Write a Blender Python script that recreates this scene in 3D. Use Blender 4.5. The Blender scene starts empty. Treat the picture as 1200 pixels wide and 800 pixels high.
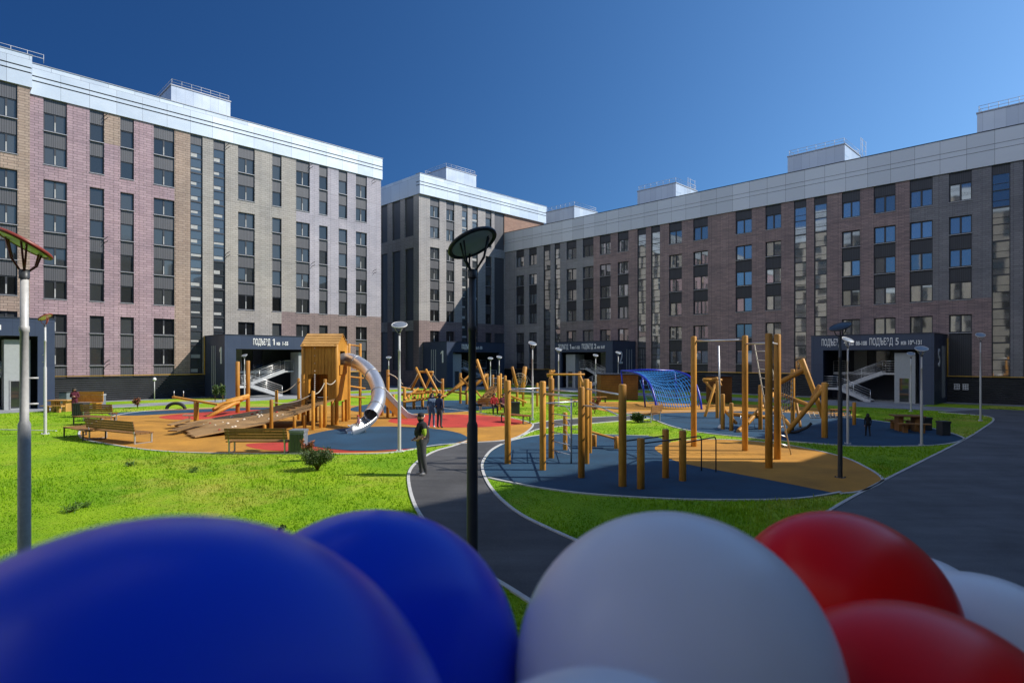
import bpy, bmesh, math, random
import numpy as np
from mathutils import Vector, Matrix, Euler

RN = random.Random(11)
SC = bpy.context.scene
COL = SC.collection
PI = math.pi
F, CX, HY, CZ = 705.0, 600.0, 420.0, 3.5      # survey of the place: focal length and horizon in the 1200 px photograph, eye height


def gp(px, py, z=0.0):
    """the point of the level z that is seen at a place in the photograph"""
    d = (CZ - z) * F / (py - HY)
    return Vector(((px - CX) / F * d, d, z))


def at(px, py, d):
    return Vector(((px - CX) / F * d, d, CZ + (HY - py) * d / F))


def dep(py):
    return CZ * F / (py - HY)


S2 = math.sqrt(0.5)
U = Vector((S2, S2, 0))
V = Vector((-S2, S2, 0))


def uv(u, v, z=0.0):
    return U * u + V * v + Vector((0, 0, z))


def px_u(px, v):          # along a wall lying in the plane v = const
    t = (px - CX) / F
    return v * (1 + t) / (1 - t)


def px_v(px, u):          # along a wall lying in the plane u = const
    t = (px - CX) / F
    return u * (1 - t) / (1 + t)


# ------------------------------------------------------------------ materials
M = {}


def new_mat(name):
    m = bpy.data.materials.new(name)
    m.use_nodes = True
    nt = m.node_tree
    b = nt.nodes['Principled BSDF']
    M[name] = m
    return m, nt, b


def link(nt, a, b):
    nt.links.new(a, b)


def node(nt, kind, **kw):
    n = nt.nodes.new(kind)
    for k, v in kw.items():
        if k in n.inputs:
            n.inputs[k].default_value = v
        else:
            setattr(n, k, v)
    return n


def mixc(nt, fac, a, b):
    n = nt.nodes.new('ShaderNodeMix')
    n.data_type = 'RGBA'
    for sock, val in ((n.inputs[0], fac), (n.inputs[6], a), (n.inputs[7], b)):
        if hasattr(val, 'is_linked'):
            nt.links.new(val, sock)
        elif isinstance(val, (int, float)):
            sock.default_value = val
        else:
            sock.default_value = (*val[:3], 1)
    return n.outputs[2]


def rgb(c):
    return (c[0], c[1], c[2], 1)


def ramp(nt, src, lo, hi):
    n = nt.nodes.new('ShaderNodeMapRange')
    n.inputs['From Min'].default_value = lo
    n.inputs['From Max'].default_value = hi
    nt.links.new(src, n.inputs['Value'])
    return n.outputs[0]


def plain(name, col, rough=0.6, metal=0.0, var=0.15, scale=6.0, bump=0.0, spec=0.5):
    """a colour with a little unevenness"""
    m, nt, b = new_mat(name)
    tc = node(nt, 'ShaderNodeTexCoord')
    no = node(nt, 'ShaderNodeTexNoise', Scale=scale, Detail=5.0, Roughness=0.65)
    link(nt, tc.outputs['Object'], no.inputs['Vector'])
    f = ramp(nt, no.outputs['Fac'], 0.3, 0.7)
    d = tuple(c * (1 - var) for c in col)
    e = tuple(min(1, c * (1 + var)) for c in col)
    link(nt, mixc(nt, f, d, e), b.inputs['Base Color'])
    b.inputs['Roughness'].default_value = rough
    b.inputs['Metallic'].default_value = metal
    b.inputs['Specular IOR Level'].default_value = spec
    if bump:
        bp = node(nt, 'ShaderNodeBump', Strength=bump, Distance=0.02)
        link(nt, no.outputs['Fac'], bp.inputs['Height'])
        link(nt, bp.outputs[0], b.inputs['Normal'])
    return m


def wall_vec(nt):
    """running length and height of an upright wall of either direction"""
    tc = node(nt, 'ShaderNodeTexCoord')
    sp = node(nt, 'ShaderNodeSeparateXYZ')
    link(nt, tc.outputs['Object'], sp.inputs[0])
    ad = node(nt, 'ShaderNodeMath', operation='ADD')
    link(nt, sp.outputs[0], ad.inputs[0])
    link(nt, sp.outputs[1], ad.inputs[1])
    cb = node(nt, 'ShaderNodeCombineXYZ')
    link(nt, ad.outputs[0], cb.inputs[0])
    link(nt, sp.outputs[2], cb.inputs[1])
    return tc, cb.outputs[0]


def brick(name, c1, c2, mortar, w=0.5, h=0.16, msize=0.012, patch=None, joint=True):
    m, nt, b = new_mat(name)
    tc, vec = wall_vec(nt)
    br = node(nt, 'ShaderNodeTexBrick', offset=0.37)
    br.inputs['Scale'].default_value = 1.0
    br.inputs['Brick Width'].default_value = w
    br.inputs['Row Height'].default_value = h
    br.inputs['Mortar Size'].default_value = msize
    br.inputs['Color1'].default_value = rgb(c1)
    br.inputs['Color2'].default_value = rgb(c2)
    br.inputs['Mortar'].default_value = rgb(mortar)
    br.inputs['Bias'].default_value = -0.15
    link(nt, vec, br.inputs['Vector'])
    no = node(nt, 'ShaderNodeTexNoise', Scale=0.35, Detail=4.0)
    link(nt, tc.outputs['Object'], no.inputs['Vector'])
    col = br.outputs['Color']
    dark = node(nt, 'ShaderNodeMix', data_type='RGBA', blend_type='MULTIPLY')
    dark.inputs[0].default_value = 1.0
    link(nt, col, dark.inputs[6])
    link(nt, mixc(nt, ramp(nt, no.outputs['Fac'], 0.35, 0.68), (0.86, 0.85, 0.86), (1.1, 1.06, 1.03)), dark.inputs[7])
    col = dark.outputs[2]
    if joint:                              # cassette joints of the facing panels
        jb = node(nt, 'ShaderNodeTexBrick', offset=0.0)
        jb.inputs['Scale'].default_value = 1.0
        jb.inputs['Brick Width'].default_value = 0.94
        jb.inputs['Row Height'].default_value = 2.635
        jb.inputs['Mortar Size'].default_value = 0.011
        jb.inputs['Color1'].default_value = (1, 1, 1, 1)
        jb.inputs['Color2'].default_value = (0.93, 0.92, 0.92, 1)
        jb.inputs['Mortar'].default_value = (0.45, 0.44, 0.46, 1)
        link(nt, vec, jb.inputs['Vector'])
        d2 = node(nt, 'ShaderNodeMix', data_type='RGBA', blend_type='MULTIPLY')
        d2.inputs[0].default_value = 1.0
        link(nt, col, d2.inputs[6])
        link(nt, jb.outputs['Color'], d2.inputs[7])
        col = d2.outputs[2]
    link(nt, col, b.inputs['Base Color'])
    b.inputs['Roughness'].default_value = 0.75
    bp = node(nt, 'ShaderNodeBump', Strength=0.35, Distance=0.012, invert=True)
    link(nt, br.outputs['Fac'], bp.inputs['Height'])
    link(nt, bp.outputs[0], b.inputs['Normal'])
    return m


def panels(name, c1, c2, joint, w, h, rough=0.4, metal=0.3, msize=0.012, off=0.0):
    m, nt, b = new_mat(name)
    tc, vec = wall_vec(nt)
    br = node(nt, 'ShaderNodeTexBrick', offset=off)
    br.inputs['Scale'].default_value = 1.0
    br.inputs['Brick Width'].default_value = w
    br.inputs['Row Height'].default_value = h
    br.inputs['Mortar Size'].default_value = msize
    br.inputs['Color1'].default_value = rgb(c1)
    br.inputs['Color2'].default_value = rgb(c2)
    br.inputs['Mortar'].default_value = rgb(joint)
    link(nt, vec, br.inputs['Vector'])
    link(nt, br.outputs['Color'], b.inputs['Base Color'])
    no = node(nt, 'ShaderNodeTexNoise', Scale=0.8, Detail=3.0)
    link(nt, tc.outputs['Object'], no.inputs['Vector'])
    rr = node(nt, 'ShaderNodeMapRange')
    rr.inputs['To Min'].default_value = rough - 0.1
    rr.inputs['To Max'].default_value = rough + 0.12
    link(nt, no.outputs['Fac'], rr.inputs['Value'])
    link(nt, rr.outputs[0], b.inputs['Roughness'])
    b.inputs['Metallic'].default_value = metal
    bp = node(nt, 'ShaderNodeBump', Strength=0.12, Distance=0.02)
    link(nt, no.outputs['Fac'], bp.inputs['Height'])
    link(nt, bp.outputs[0], b.inputs['Normal'])
    return m


def wood(name, c1, c2, rough=0.5):
    m, nt, b = new_mat(name)
    tc = node(nt, 'ShaderNodeTexCoord')
    mp = node(nt, 'ShaderNodeMapping')
    mp.inputs['Scale'].default_value = (9, 9, 1.2)
    link(nt, tc.outputs['Object'], mp.inputs['Vector'])
    no = node(nt, 'ShaderNodeTexNoise', Scale=2.2, Detail=7.0, Roughness=0.7, Distortion=0.6)
    link(nt, mp.outputs[0], no.inputs['Vector'])
    n2 = node(nt, 'ShaderNodeTexNoise', Scale=0.9, Detail=2.0)
    link(nt, tc.outputs['Object'], n2.inputs['Vector'])
    c = mixc(nt, ramp(nt, no.outputs['Fac'], 0.34, 0.66), c1, c2)
    d2 = node(nt, 'ShaderNodeMix', data_type='RGBA', blend_type='MULTIPLY')
    d2.inputs[0].default_value = 1.0
    link(nt, c, d2.inputs[6])
    link(nt, mixc(nt, ramp(nt, n2.outputs['Fac'], 0.3, 0.7), (0.72, 0.7, 0.68), (1.12, 1.1, 1.06)), d2.inputs[7])
    oi = node(nt, 'ShaderNodeObjectInfo')                      # no two logs quite the same
    d3 = node(nt, 'ShaderNodeMix', data_type='RGBA', blend_type='MULTIPLY')
    d3.inputs[0].default_value = 1.0
    link(nt, d2.outputs[2], d3.inputs[6])
    link(nt, mixc(nt, oi.outputs['Random'], (0.72, 0.68, 0.62), (1.14, 1.12, 1.08)), d3.inputs[7])
    link(nt, d3.outputs[2], b.inputs['Base Color'])
    b.inputs['Roughness'].default_value = rough
    b.inputs['Specular IOR Level'].default_value = 0.35
    bp = node(nt, 'ShaderNodeBump', Strength=0.25, Distance=0.01)
    link(nt, no.outputs['Fac'], bp.inputs['Height'])
    link(nt, bp.outputs[0], b.inputs['Normal'])
    return m


def glass(name, col, ior=2.3, rough=0.03, spread=0.5, metal=0.0):
    """coated window glass: dark room behind, mirror-like in front"""
    m, nt, b = new_mat(name)
    tc = node(nt, 'ShaderNodeTexCoord')
    no = node(nt, 'ShaderNodeTexNoise', Scale=0.7, Detail=2.0)
    link(nt, tc.outputs['Object'], no.inputs['Vector'])
    oi = node(nt, 'ShaderNodeObjectInfo')
    c = mixc(nt, oi.outputs['Random'], tuple(x * (1 - spread) for x in col), tuple(x * (1 + spread) for x in col))
    link(nt, c, b.inputs['Base Color'])
    b.inputs['Roughness'].default_value = rough
    b.inputs['IOR'].default_value = ior
    b.inputs['Metallic'].default_value = metal
    bp = node(nt, 'ShaderNodeBump', Strength=0.05, Distance=0.03)
    link(nt, no.outputs['Fac'], bp.inputs['Height'])
    link(nt, bp.outputs[0], b.inputs['Normal'])
    return m


def rubber(name, col):
    m, nt, b = new_mat(name)
    tc = node(nt, 'ShaderNodeTexCoord')
    n1 = node(nt, 'ShaderNodeTexNoise', Scale=90.0, Detail=2.0)
    n2 = node(nt, 'ShaderNodeTexNoise', Scale=0.5, Detail=5.0, Roughness=0.6)
    for n in (n1, n2):
        link(nt, tc.outputs['Object'], n.inputs['Vector'])
    c = mixc(nt, ramp(nt, n1.outputs['Fac'], 0.35, 0.65), tuple(x * 0.75 for x in col), tuple(x * 1.2 for x in col))
    d2 = node(nt, 'ShaderNodeMix', data_type='RGBA', blend_type='MULTIPLY')
    d2.inputs[0].default_value = 1.0
    link(nt, c, d2.inputs[6])
    link(nt, mixc(nt, ramp(nt, n2.outputs['Fac'], 0.3, 0.7), (0.7, 0.7, 0.7), (1.22, 1.22, 1.2)), d2.inputs[7])
    link(nt, d2.outputs[2], b.inputs['Base Color'])
    b.inputs['Roughness'].default_value = 0.9
    bp = node(nt, 'ShaderNodeBump', Strength=0.3, Distance=0.006)
    link(nt, n1.outputs['Fac'], bp.inputs['Height'])
    link(nt, bp.outputs[0], b.inputs['Normal'])
    return m


def asphalt(name, col):
    m, nt, b = new_mat(name)
    tc = node(nt, 'ShaderNodeTexCoord')
    n1 = node(nt, 'ShaderNodeTexNoise', Scale=60.0, Detail=3.0)
    n2 = node(nt, 'ShaderNodeTexNoise', Scale=0.45, Detail=6.0, Roughness=0.62, Distortion=0.4)
    mp = node(nt, 'ShaderNodeMapping')
    mp.inputs['Rotation'].default_value = (0, 0, 0.8)
    mp.inputs['Scale'].default_value = (0.25, 2.4, 1)
    n3 = node(nt, 'ShaderNodeTexNoise', Scale=0.9, Detail=4.0)
    link(nt, tc.outputs['Object'], mp.inputs['Vector'])
    link(nt, mp.outputs[0], n3.inputs['Vector'])
    for n in (n1, n2):
        link(nt, tc.outputs['Object'], n.inputs['Vector'])
    c = mixc(nt, ramp(nt, n1.outputs['Fac'], 0.3, 0.7), tuple(x * 0.7 for x in col), tuple(x * 1.3 for x in col))
    for src, lo, hi in ((n2, 0.66, 1.32), (n3, 0.82, 1.2)):
        d2 = node(nt, 'ShaderNodeMix', data_type='RGBA', blend_type='MULTIPLY')
        d2.inputs[0].default_value = 1.0
        link(nt, c, d2.inputs[6])
        link(nt, mixc(nt, ramp(nt, src.outputs['Fac'], 0.3, 0.7), (lo,) * 3, (hi,) * 3), d2.inputs[7])
        c = d2.outputs[2]
    link(nt, c, b.inputs['Base Color'])
    b.inputs['Roughness'].default_value = 0.8
    bp = node(nt, 'ShaderNodeBump', Strength=0.4, Distance=0.006)
    link(nt, n1.outputs['Fac'], bp.inputs['Height'])
    link(nt, bp.outputs[0], b.inputs['Normal'])
    return m


def lawn_mat(name, g1, g2, g3):
    m, nt, b = new_mat(name)
    tc = node(nt, 'ShaderNodeTexCoord')
    n1 = node(nt, 'ShaderNodeTexNoise', Scale=0.35, Detail=6.0, Roughness=0.62, Distortion=0.5)
    n2 = node(nt, 'ShaderNodeTexNoise', Scale=14.0, Detail=5.0, Roughness=0.7)
    n3 = node(nt, 'ShaderNodeTexNoise', Scale=0.16, Detail=5.0, Roughness=0.7)
    for n in (n1, n2, n3):
        link(nt, tc.outputs['Object'], n.inputs['Vector'])
    c = mixc(nt, ramp(nt, n1.outputs['Fac'], 0.36, 0.64), g1, g2)
    c = mixc(nt, ramp(nt, n3.outputs['Fac'], 0.52, 0.7), c, g3)
    d2 = node(nt, 'ShaderNodeMix', data_type='RGBA', blend_type='MULTIPLY')
    d2.inputs[0].default_value = 1.0
    link(nt, c, d2.inputs[6])
    link(nt, mixc(nt, ramp(nt, n2.outputs['Fac'], 0.32, 0.68), (0.68, 0.72, 0.62), (1.2, 1.17, 1.17)), d2.inputs[7])
    link(nt, d2.outputs[2], b.inputs['Base Color'])
    b.inputs['Roughness'].default_value = 0.85
    b.inputs['Specular IOR Level'].default_value = 0.2
    bp = node(nt, 'ShaderNodeBump', Strength=0.8, Distance=0.05)
    link(nt, n2.outputs['Fac'], bp.inputs['Height'])
    link(nt, bp.outputs[0], b.inputs['Normal'])
    return m


# ------------------------------------------------------------------ mesh building
class MB:
    def __init__(self):
        self.v, self.f, self.m, self.s = [], [], [], []

    def add(self, verts, faces, mi=0, smooth=False):
        o = len(self.v)
        self.v += [tuple(p) for p in verts]
        for f in faces:
            self.f.append(tuple(i + o for i in f))
            self.m.append(mi)
            self.s.append(smooth)
        return self

    def box(self, x0, y0, z0, x1, y1, z1, mi=0):
        x0, x1 = min(x0, x1), max(x0, x1)
        y0, y1 = min(y0, y1), max(y0, y1)
        z0, z1 = min(z0, z1), max(z0, z1)
        vs = [(x0, y0, z0), (x1, y0, z0), (x1, y1, z0), (x0, y1, z0), (x0, y0, z1), (x1, y0, z1), (x1, y1, z1), (x0, y1, z1)]
        return self.add(vs, [(3, 2, 1, 0), (4, 5, 6, 7), (0, 1, 5, 4), (1, 2, 6, 5), (2, 3, 7, 6), (3, 0, 4, 7)], mi)

    def plank(self, p, q, w, h, up=(0, 0, 1), mi=0):
        """a board with its axis from p to q, width w across and thickness h along up"""
        p, q = Vector(p), Vector(q)
        t = (q - p).normalized()
        side = t.cross(Vector(up))
        if side.length < 1e-4:
            side = t.cross(Vector((0, 1, 0)))
        side.normalize()
        n = side.cross(t).normalized()
        vs = []
        for e in (p, q):
            for a, c in ((-1, -1), (1, -1), (1, 1), (-1, 1)):
                vs.append(e + side * (a * w / 2) + n * (c * h / 2))
        return self.add(vs, [(0, 1, 2, 3), (7, 6, 5, 4), (0, 4, 5, 1), (1, 5, 6, 2), (2, 6, 7, 3), (3, 7, 4, 0)], mi)

    def tube(self, path, r, n=8, mi=0, caps=True, smooth=True):
        pts = [Vector(p) for p in path]
        k = len(pts)
        rs = list(r) if isinstance(r, (list, tuple)) else [r] * k
        nrm = None
        rings = []
        o = len(self.v)
        for i, p in enumerate(pts):
            t = (pts[min(i + 1, k - 1)] - pts[max(i - 1, 0)]).normalized()
            if nrm is None:
                a = Vector((0, 0, 1)) if abs(t.z) < 0.9 else Vector((1, 0, 0))
                nrm = t.cross(a).normalized()
            else:
                nrm = (nrm - t * nrm.dot(t)).normalized()
            bn = t.cross(nrm)
            for j in range(n):
                a = 2 * PI * j / n
                self.v.append(tuple(p + (nrm * math.cos(a) + bn * math.sin(a)) * rs[i]))
        for i in range(k - 1):
            for j in range(n):
                a, b2 = o + i * n + j, o + i * n + (j + 1) % n
                self.f.append((a, b2, b2 + n, a + n))
                self.m.append(mi)
                self.s.append(smooth)
        if caps:
            self.f.append(tuple(o + j for j in reversed(range(n))))
            self.f.append(tuple(o + (k - 1) * n + j for j in range(n)))
            self.m += [mi, mi]
            self.s += [False, False]
        return self

    def log(self, p, q, r, n=12, mi=0, r2=None):
        """a round log with chamfered ends"""
        p, q = Vector(p), Vector(q)
        r2 = r2 or r
        c = min(0.03, (q - p).length * 0.2)
        t = (q - p).normalized() * c
        self.tube([p, p + t, q - t, q], [r * 0.8, r, r2, r2 * 0.8], n, mi)
        self.m[-1] = self.m[-2] = 1                # sawn ends
        return self

    def lathe(self, prof, n=16, mi=0, c=(0, 0, 0), smooth=True):
        o = len(self.v)
        for r, z in prof:
            for j in range(n):
                a = 2 * PI * j / n
                self.v.append((c[0] + r * math.cos(a), c[1] + r * math.sin(a), c[2] + z))
        for i in range(len(prof) - 1):
            for j in range(n):
                a, b2 = o + i * n + j, o + i * n + (j + 1) % n
                self.f.append((a, b2, b2 + n, a + n))
                self.m.append(mi)
                self.s.append(smooth)
        return self

    def prism(self, poly, z0, z1, mi=0):
        n = len(poly)
        vs = [(p[0], p[1], z0) for p in poly] + [(p[0], p[1], z1) for p in poly]
        fs = [tuple(reversed(range(n))), tuple(range(n, 2 * n))]
        fs += [(i, (i + 1) % n, (i + 1) % n + n, i + n) for i in range(n)]
        return self.add(vs, fs, mi)

    def sweep(self, path, r, a0, a1, n=14, th=0.02, mi=0):
        """a tube or trough of sheet metal along path; angle 0 is straight up"""
        pts = [Vector(p) for p in path]
        k = len(pts)
        closed = abs(a1 - a0) > 6.2
        m = n if closed else n + 1
        o = len(self.v)
        for rad in (r, r - th):
            for i, p in enumerate(pts):
                t = (pts[min(i + 1, k - 1)] - pts[max(i - 1, 0)]).normalized()
                side = t.cross(Vector((0, 0, 1))).normalized()
                up = side.cross(t).normalized()
                for j in range(m):
                    a = a0 + (a1 - a0) * j / n
                    self.v.append(tuple(p + (up * math.cos(a) + side * math.sin(a)) * rad))
        L = k * m
        for i in range(k - 1):
            for j in range(m if closed else m - 1):
                j2 = (j + 1) % m
                a, b2, c2, d2 = o + i * m + j, o + i * m + j2, o + (i + 1) * m + j2, o + (i + 1) * m + j
                self.f.append((a, b2, c2, d2))
                self.f.append((a + L, d2 + L, c2 + L, b2 + L))
                self.m += [mi, mi]
                self.s += [True, True]
        for i in (0, k - 1):
            for j in range(m if closed else m - 1):
                a, b2 = o + i * m + j, o + i * m + (j + 1) % m
                self.f.append((a, b2, b2 + L, a + L))
                self.m.append(mi)
                self.s.append(False)
        if not closed:
            for i in range(k - 1):
                for j in (0, m - 1):
                    a, b2 = o + i * m + j, o + (i + 1) * m + j
                    self.f.append((a, b2, b2 + L, a + L))
                    self.m.append(mi)
                    self.s.append(False)
        return self

    def mesh(self, name, mats):
        me = bpy.data.meshes.new(name)
        me.from_pydata(self.v, [], self.f)
        for x in (mats if isinstance(mats, (list, tuple)) else [mats]):
            me.materials.append(M[x] if isinstance(x, str) else x)
        me.polygons.foreach_set('material_index', self.m)
        me.polygons.foreach_set('use_smooth', self.s)
        bm = bmesh.new()
        bm.from_mesh(me)
        bmesh.ops.recalc_face_normals(bm, faces=bm.faces)
        bm.to_mesh(me)
        bm.free()
        me.update()
        return me

    def build(self, name, mats, parent=None, world=False, loc=(0, 0, 0), rot=(0, 0, 0)):
        """world: the vertices are given in the place's own coordinates although the object has a parent"""
        if world and parent is not None:
            inv = parent.matrix_basis.inverted()
            self.v = [tuple(inv @ Vector(p)) for p in self.v]
        ob = bpy.data.objects.new(name, self.mesh(name, mats))
        COL.objects.link(ob)
        ob.location = loc
        ob.rotation_euler = rot
        if parent is not None:
            ob.parent = parent
        return ob


def tag(o, label=None, cat=None, group=None, kind=None):
    if label:
        o['label'] = label
    if cat:
        o['category'] = cat
    if group:
        o['group'] = group
    if kind:
        o['kind'] = kind
    return o


def thing(name, label, cat, loc=(0, 0, 0), rz=0.0, group=None):
    o = bpy.data.objects.new(name, None)
    o.empty_display_size = 0.3
    COL.objects.link(o)
    o.location = loc
    o.rotation_euler = (0, 0, rz)
    o.matrix_basis = Matrix.Translation(Vector(loc)) @ Matrix.Rotation(rz, 4, 'Z')
    return tag(o, label, cat, group)


def kids(o):
    return [c for c in COL.objects if c.parent == o]


def copy_tree(o, parent=None, tree=None):
    c = o.copy()
    COL.objects.link(c)
    c.parent = parent
    for ch in list(o.children):
        copy_tree(ch, c)
    return c


def spline(pts, n=6, closed=True):
    pts = [Vector(p) for p in pts]
    k = len(pts)
    out = []
    for i in range(k if closed else k - 1):
        if closed:
            p0, p1, p2, p3 = pts[(i - 1) % k], pts[i], pts[(i + 1) % k], pts[(i + 2) % k]
        else:
            p0, p1, p2, p3 = pts[max(i - 1, 0)], pts[i], pts[i + 1], pts[min(i + 2, k - 1)]
        for j in range(n):
            t = j / n
            out.append(0.5 * ((2 * p1) + (p2 - p0) * t + (2 * p0 - 5 * p1 + 4 * p2 - p3) * t * t + (3 * p1 - p0 - 3 * p2 + p3) * t ** 3))
    if not closed:
        out.append(pts[-1].copy())
    return out

# ------------------------------------------------------------------ the materials of the place
brick('brick_pink', (0.411, 0.294, 0.335), (0.317, 0.220, 0.256), (0.175, 0.139, 0.147), w=0.62, h=0.2, msize=0.02)
brick('brick_tan', (0.400, 0.308, 0.248), (0.324, 0.240, 0.189), (0.173, 0.135, 0.108), w=0.62, h=0.2, msize=0.02)
brick('brick_beige', (0.392, 0.374, 0.345), (0.333, 0.316, 0.287), (0.234, 0.222, 0.205), w=0.62, h=0.2, msize=0.02)
brick('brick_lilac', (0.421, 0.406, 0.460), (0.367, 0.357, 0.406), (0.276, 0.268, 0.307), w=0.62, h=0.2, msize=0.02)
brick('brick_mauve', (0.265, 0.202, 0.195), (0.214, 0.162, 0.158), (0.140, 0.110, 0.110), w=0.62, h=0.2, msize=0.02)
brick('brick_brown', (0.36, 0.26, 0.25), (0.235, 0.175, 0.175), (0.14, 0.11, 0.11), w=0.62, h=0.13)
brick('brick_slate', (0.235, 0.235, 0.25), (0.19, 0.19, 0.205), (0.12, 0.12, 0.135))
brick('brick_ash', (0.30, 0.30, 0.315), (0.255, 0.255, 0.27), (0.18, 0.18, 0.19))
brick('brick_pale', (0.388, 0.371, 0.363), (0.338, 0.325, 0.317), (0.248, 0.240, 0.235), w=0.62, h=0.2, msize=0.02)
brick('brick_orange', (0.33, 0.20, 0.145), (0.27, 0.155, 0.11), (0.17, 0.11, 0.085), joint=False)
brick('brick_dusk', (0.27, 0.235, 0.235), (0.21, 0.182, 0.182), (0.09, 0.08, 0.08))
panels('panel_dark', (0.105, 0.105, 0.115), (0.09, 0.09, 0.10), (0.045, 0.045, 0.05), 0.14, 60.0, rough=0.5, metal=0.2, msize=0.02)
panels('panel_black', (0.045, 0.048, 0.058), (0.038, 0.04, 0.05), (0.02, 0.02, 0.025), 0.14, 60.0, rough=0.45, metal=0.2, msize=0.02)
panels('parapet_metal', (0.60, 0.65, 0.70), (0.46, 0.51, 0.57), (0.2, 0.21, 0.24), 1.9, 2.6, rough=0.38, metal=0.3, off=0.31)
panels('parapet_grey', (0.60, 0.625, 0.66), (0.50, 0.525, 0.56), (0.16, 0.17, 0.19), 1.75, 9.0, rough=0.42, metal=0.25)
panels('plant_metal', (0.52, 0.56, 0.61), (0.42, 0.46, 0.52), (0.33, 0.36, 0.4), 0.75, 9.0, rough=0.35, metal=0.35)
panels('porch_navy', (0.050, 0.070, 0.122), (0.044, 0.062, 0.11), (0.03, 0.04, 0.07), 1.2, 3.0, rough=0.42, metal=0.2, msize=0.01)
plain('navy_dark', (0.028, 0.036, 0.06), 0.5)
plain('porch_grey', (0.34, 0.36, 0.37), 0.6, var=0.08)
plain('soffit', (0.12, 0.12, 0.125), 0.8)
plain('frame_dark', (0.035, 0.036, 0.042), 0.45)
plain('film_pale', (0.38, 0.38, 0.37), 0.6)
plain('sill_grey', (0.36, 0.36, 0.38), 0.45, 0.3)
plain('groove', (0.05, 0.055, 0.065), 0.6)
plain('core', (0.03, 0.03, 0.033), 0.9)
plain('roofing', (0.10, 0.10, 0.105), 0.9)
plain('louvre', (0.085, 0.09, 0.10), 0.45, 0.3, var=0.25, scale=0.8)
plain('gas_yellow', (0.58, 0.33, 0.04), 0.5)
plain('steel', (0.78, 0.78, 0.78), 0.33, 0.8, var=0.06)
plain('steel_soft', (0.50, 0.50, 0.51), 0.4, 0.7, var=0.1)
plain('galvanised', (0.50, 0.50, 0.50), 0.5, 0.1, var=0.12, scale=20)
plain('pole_dark', (0.045, 0.05, 0.058), 0.45, 0.2)
plain('white_paint', (0.78, 0.78, 0.79), 0.5, var=0.05)
plain('lamp_under', (0.78, 0.84, 0.78), 0.3, var=0.08)
plain('lamp_red', (0.24, 0.045, 0.03), 0.4)
plain('tread', (0.58, 0.58, 0.58), 0.6)
plain('stringer', (0.50, 0.51, 0.53), 0.5, 0.3)
glass('glass_dark', (0.034, 0.037, 0.038), 1.75, spread=0.8)
glass('glass_clear', (0.44, 0.44, 0.44), 1.5, spread=0.35, metal=0.85)
glass('glass_stair', (0.04, 0.048, 0.054), 2.0, spread=0.5)
wood('pine', (0.66, 0.345, 0.06), (0.46, 0.205, 0.03))
wood('pine_pale', (0.62, 0.37, 0.13), (0.47, 0.25, 0.075))
wood('deck_wood', (0.40, 0.255, 0.12), (0.28, 0.165, 0.07), 0.7)
wood('bench_wood', (0.36, 0.19, 0.06), (0.23, 0.11, 0.035), 0.6)
wood('hut_wood', (0.27, 0.115, 0.03), (0.19, 0.075, 0.02), 0.6)
wood('bark_bare', (0.20, 0.12, 0.06), (0.11, 0.07, 0.04), 0.8)
rubber('rubber_orange', (0.46, 0.215, 0.024))
rubber('rubber_blue', (0.0075, 0.05, 0.105))
rubber('rubber_red', (0.48, 0.04, 0.025))
rubber('rubber_navy', (0.020, 0.050, 0.105))
asphalt('asphalt', (0.095, 0.101, 0.112))
asphalt('asphalt_path', (0.066, 0.066, 0.069))
asphalt('paving', (0.26, 0.27, 0.285))
plain('kerb', (0.50, 0.50, 0.49), 0.8, var=0.15, scale=4)
lawn_mat('lawn', (0.16, 0.32, 0.008), (0.30, 0.45, 0.014), (0.46, 0.42, 0.08))
plain('rope', (0.52, 0.47, 0.38), 0.9)
plain('rope_dark', (0.10, 0.10, 0.105), 0.9)
plain('net_blue', (0.02, 0.21, 0.56), 0.6, var=0.35, scale=0.6)
plain('arch_blue', (0.012, 0.03, 0.42), 0.35)
plain('hold_pale', (0.62, 0.52, 0.40), 0.7, var=0.3)
plain('rubber_black', (0.02, 0.02, 0.022), 0.7)
plain('bin_dark', (0.03, 0.035, 0.04), 0.5)
plain('bin_green', (0.05, 0.075, 0.035), 0.55)
plain('bin_grey', (0.22, 0.25, 0.29), 0.45, 0.3)

# ------------------------------------------------------------------ sky, sun, camera
SUN = U * 1.0 - V * 1.06 + Vector((0, 0, 1.235))
SUN.normalize()
elev = math.asin(SUN.z)
world = bpy.data.worlds.new('World')
SC.world = world
world.use_nodes = True
wn = world.node_tree
bg = wn.nodes['Background']
sky = wn.nodes.new('ShaderNodeTexSky')
sky.sky_type = 'NISHITA'
sky.sun_disc = False
sky.sun_elevation = elev
sky.sun_rotation = math.atan2(SUN.x, SUN.y)
sky.altitude = 0
sky.air_density = 1.0
sky.dust_density = 1.0
sky.ozone_density = 3.0
# a deep, polarised autumn sky: darkest square to the sun, paler towards it
sk_g = wn.nodes.new('ShaderNodeGamma')
sk_g.inputs['Gamma'].default_value = 0.65
wn.links.new(sky.outputs[0], sk_g.inputs[0])
wtc = wn.nodes.new('ShaderNodeTexCoord')
dotn = wn.nodes.new('ShaderNodeVectorMath')
dotn.operation = 'DOT_PRODUCT'
dotn.inputs[1].default_value = (1.0, 0.0, 0.0)
wn.links.new(wtc.outputs['Generated'], dotn.inputs[0])


def wmath(op, a, b_):
    n_ = wn.nodes.new('ShaderNodeMath')
    n_.operation = op
    for i_, q_ in enumerate((a, b_)):
        if isinstance(q_, (int, float)):
            n_.inputs[i_].default_value = q_
        elif q_ is not None:
            wn.links.new(q_, n_.inputs[i_])
    return n_.outputs[0]


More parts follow.
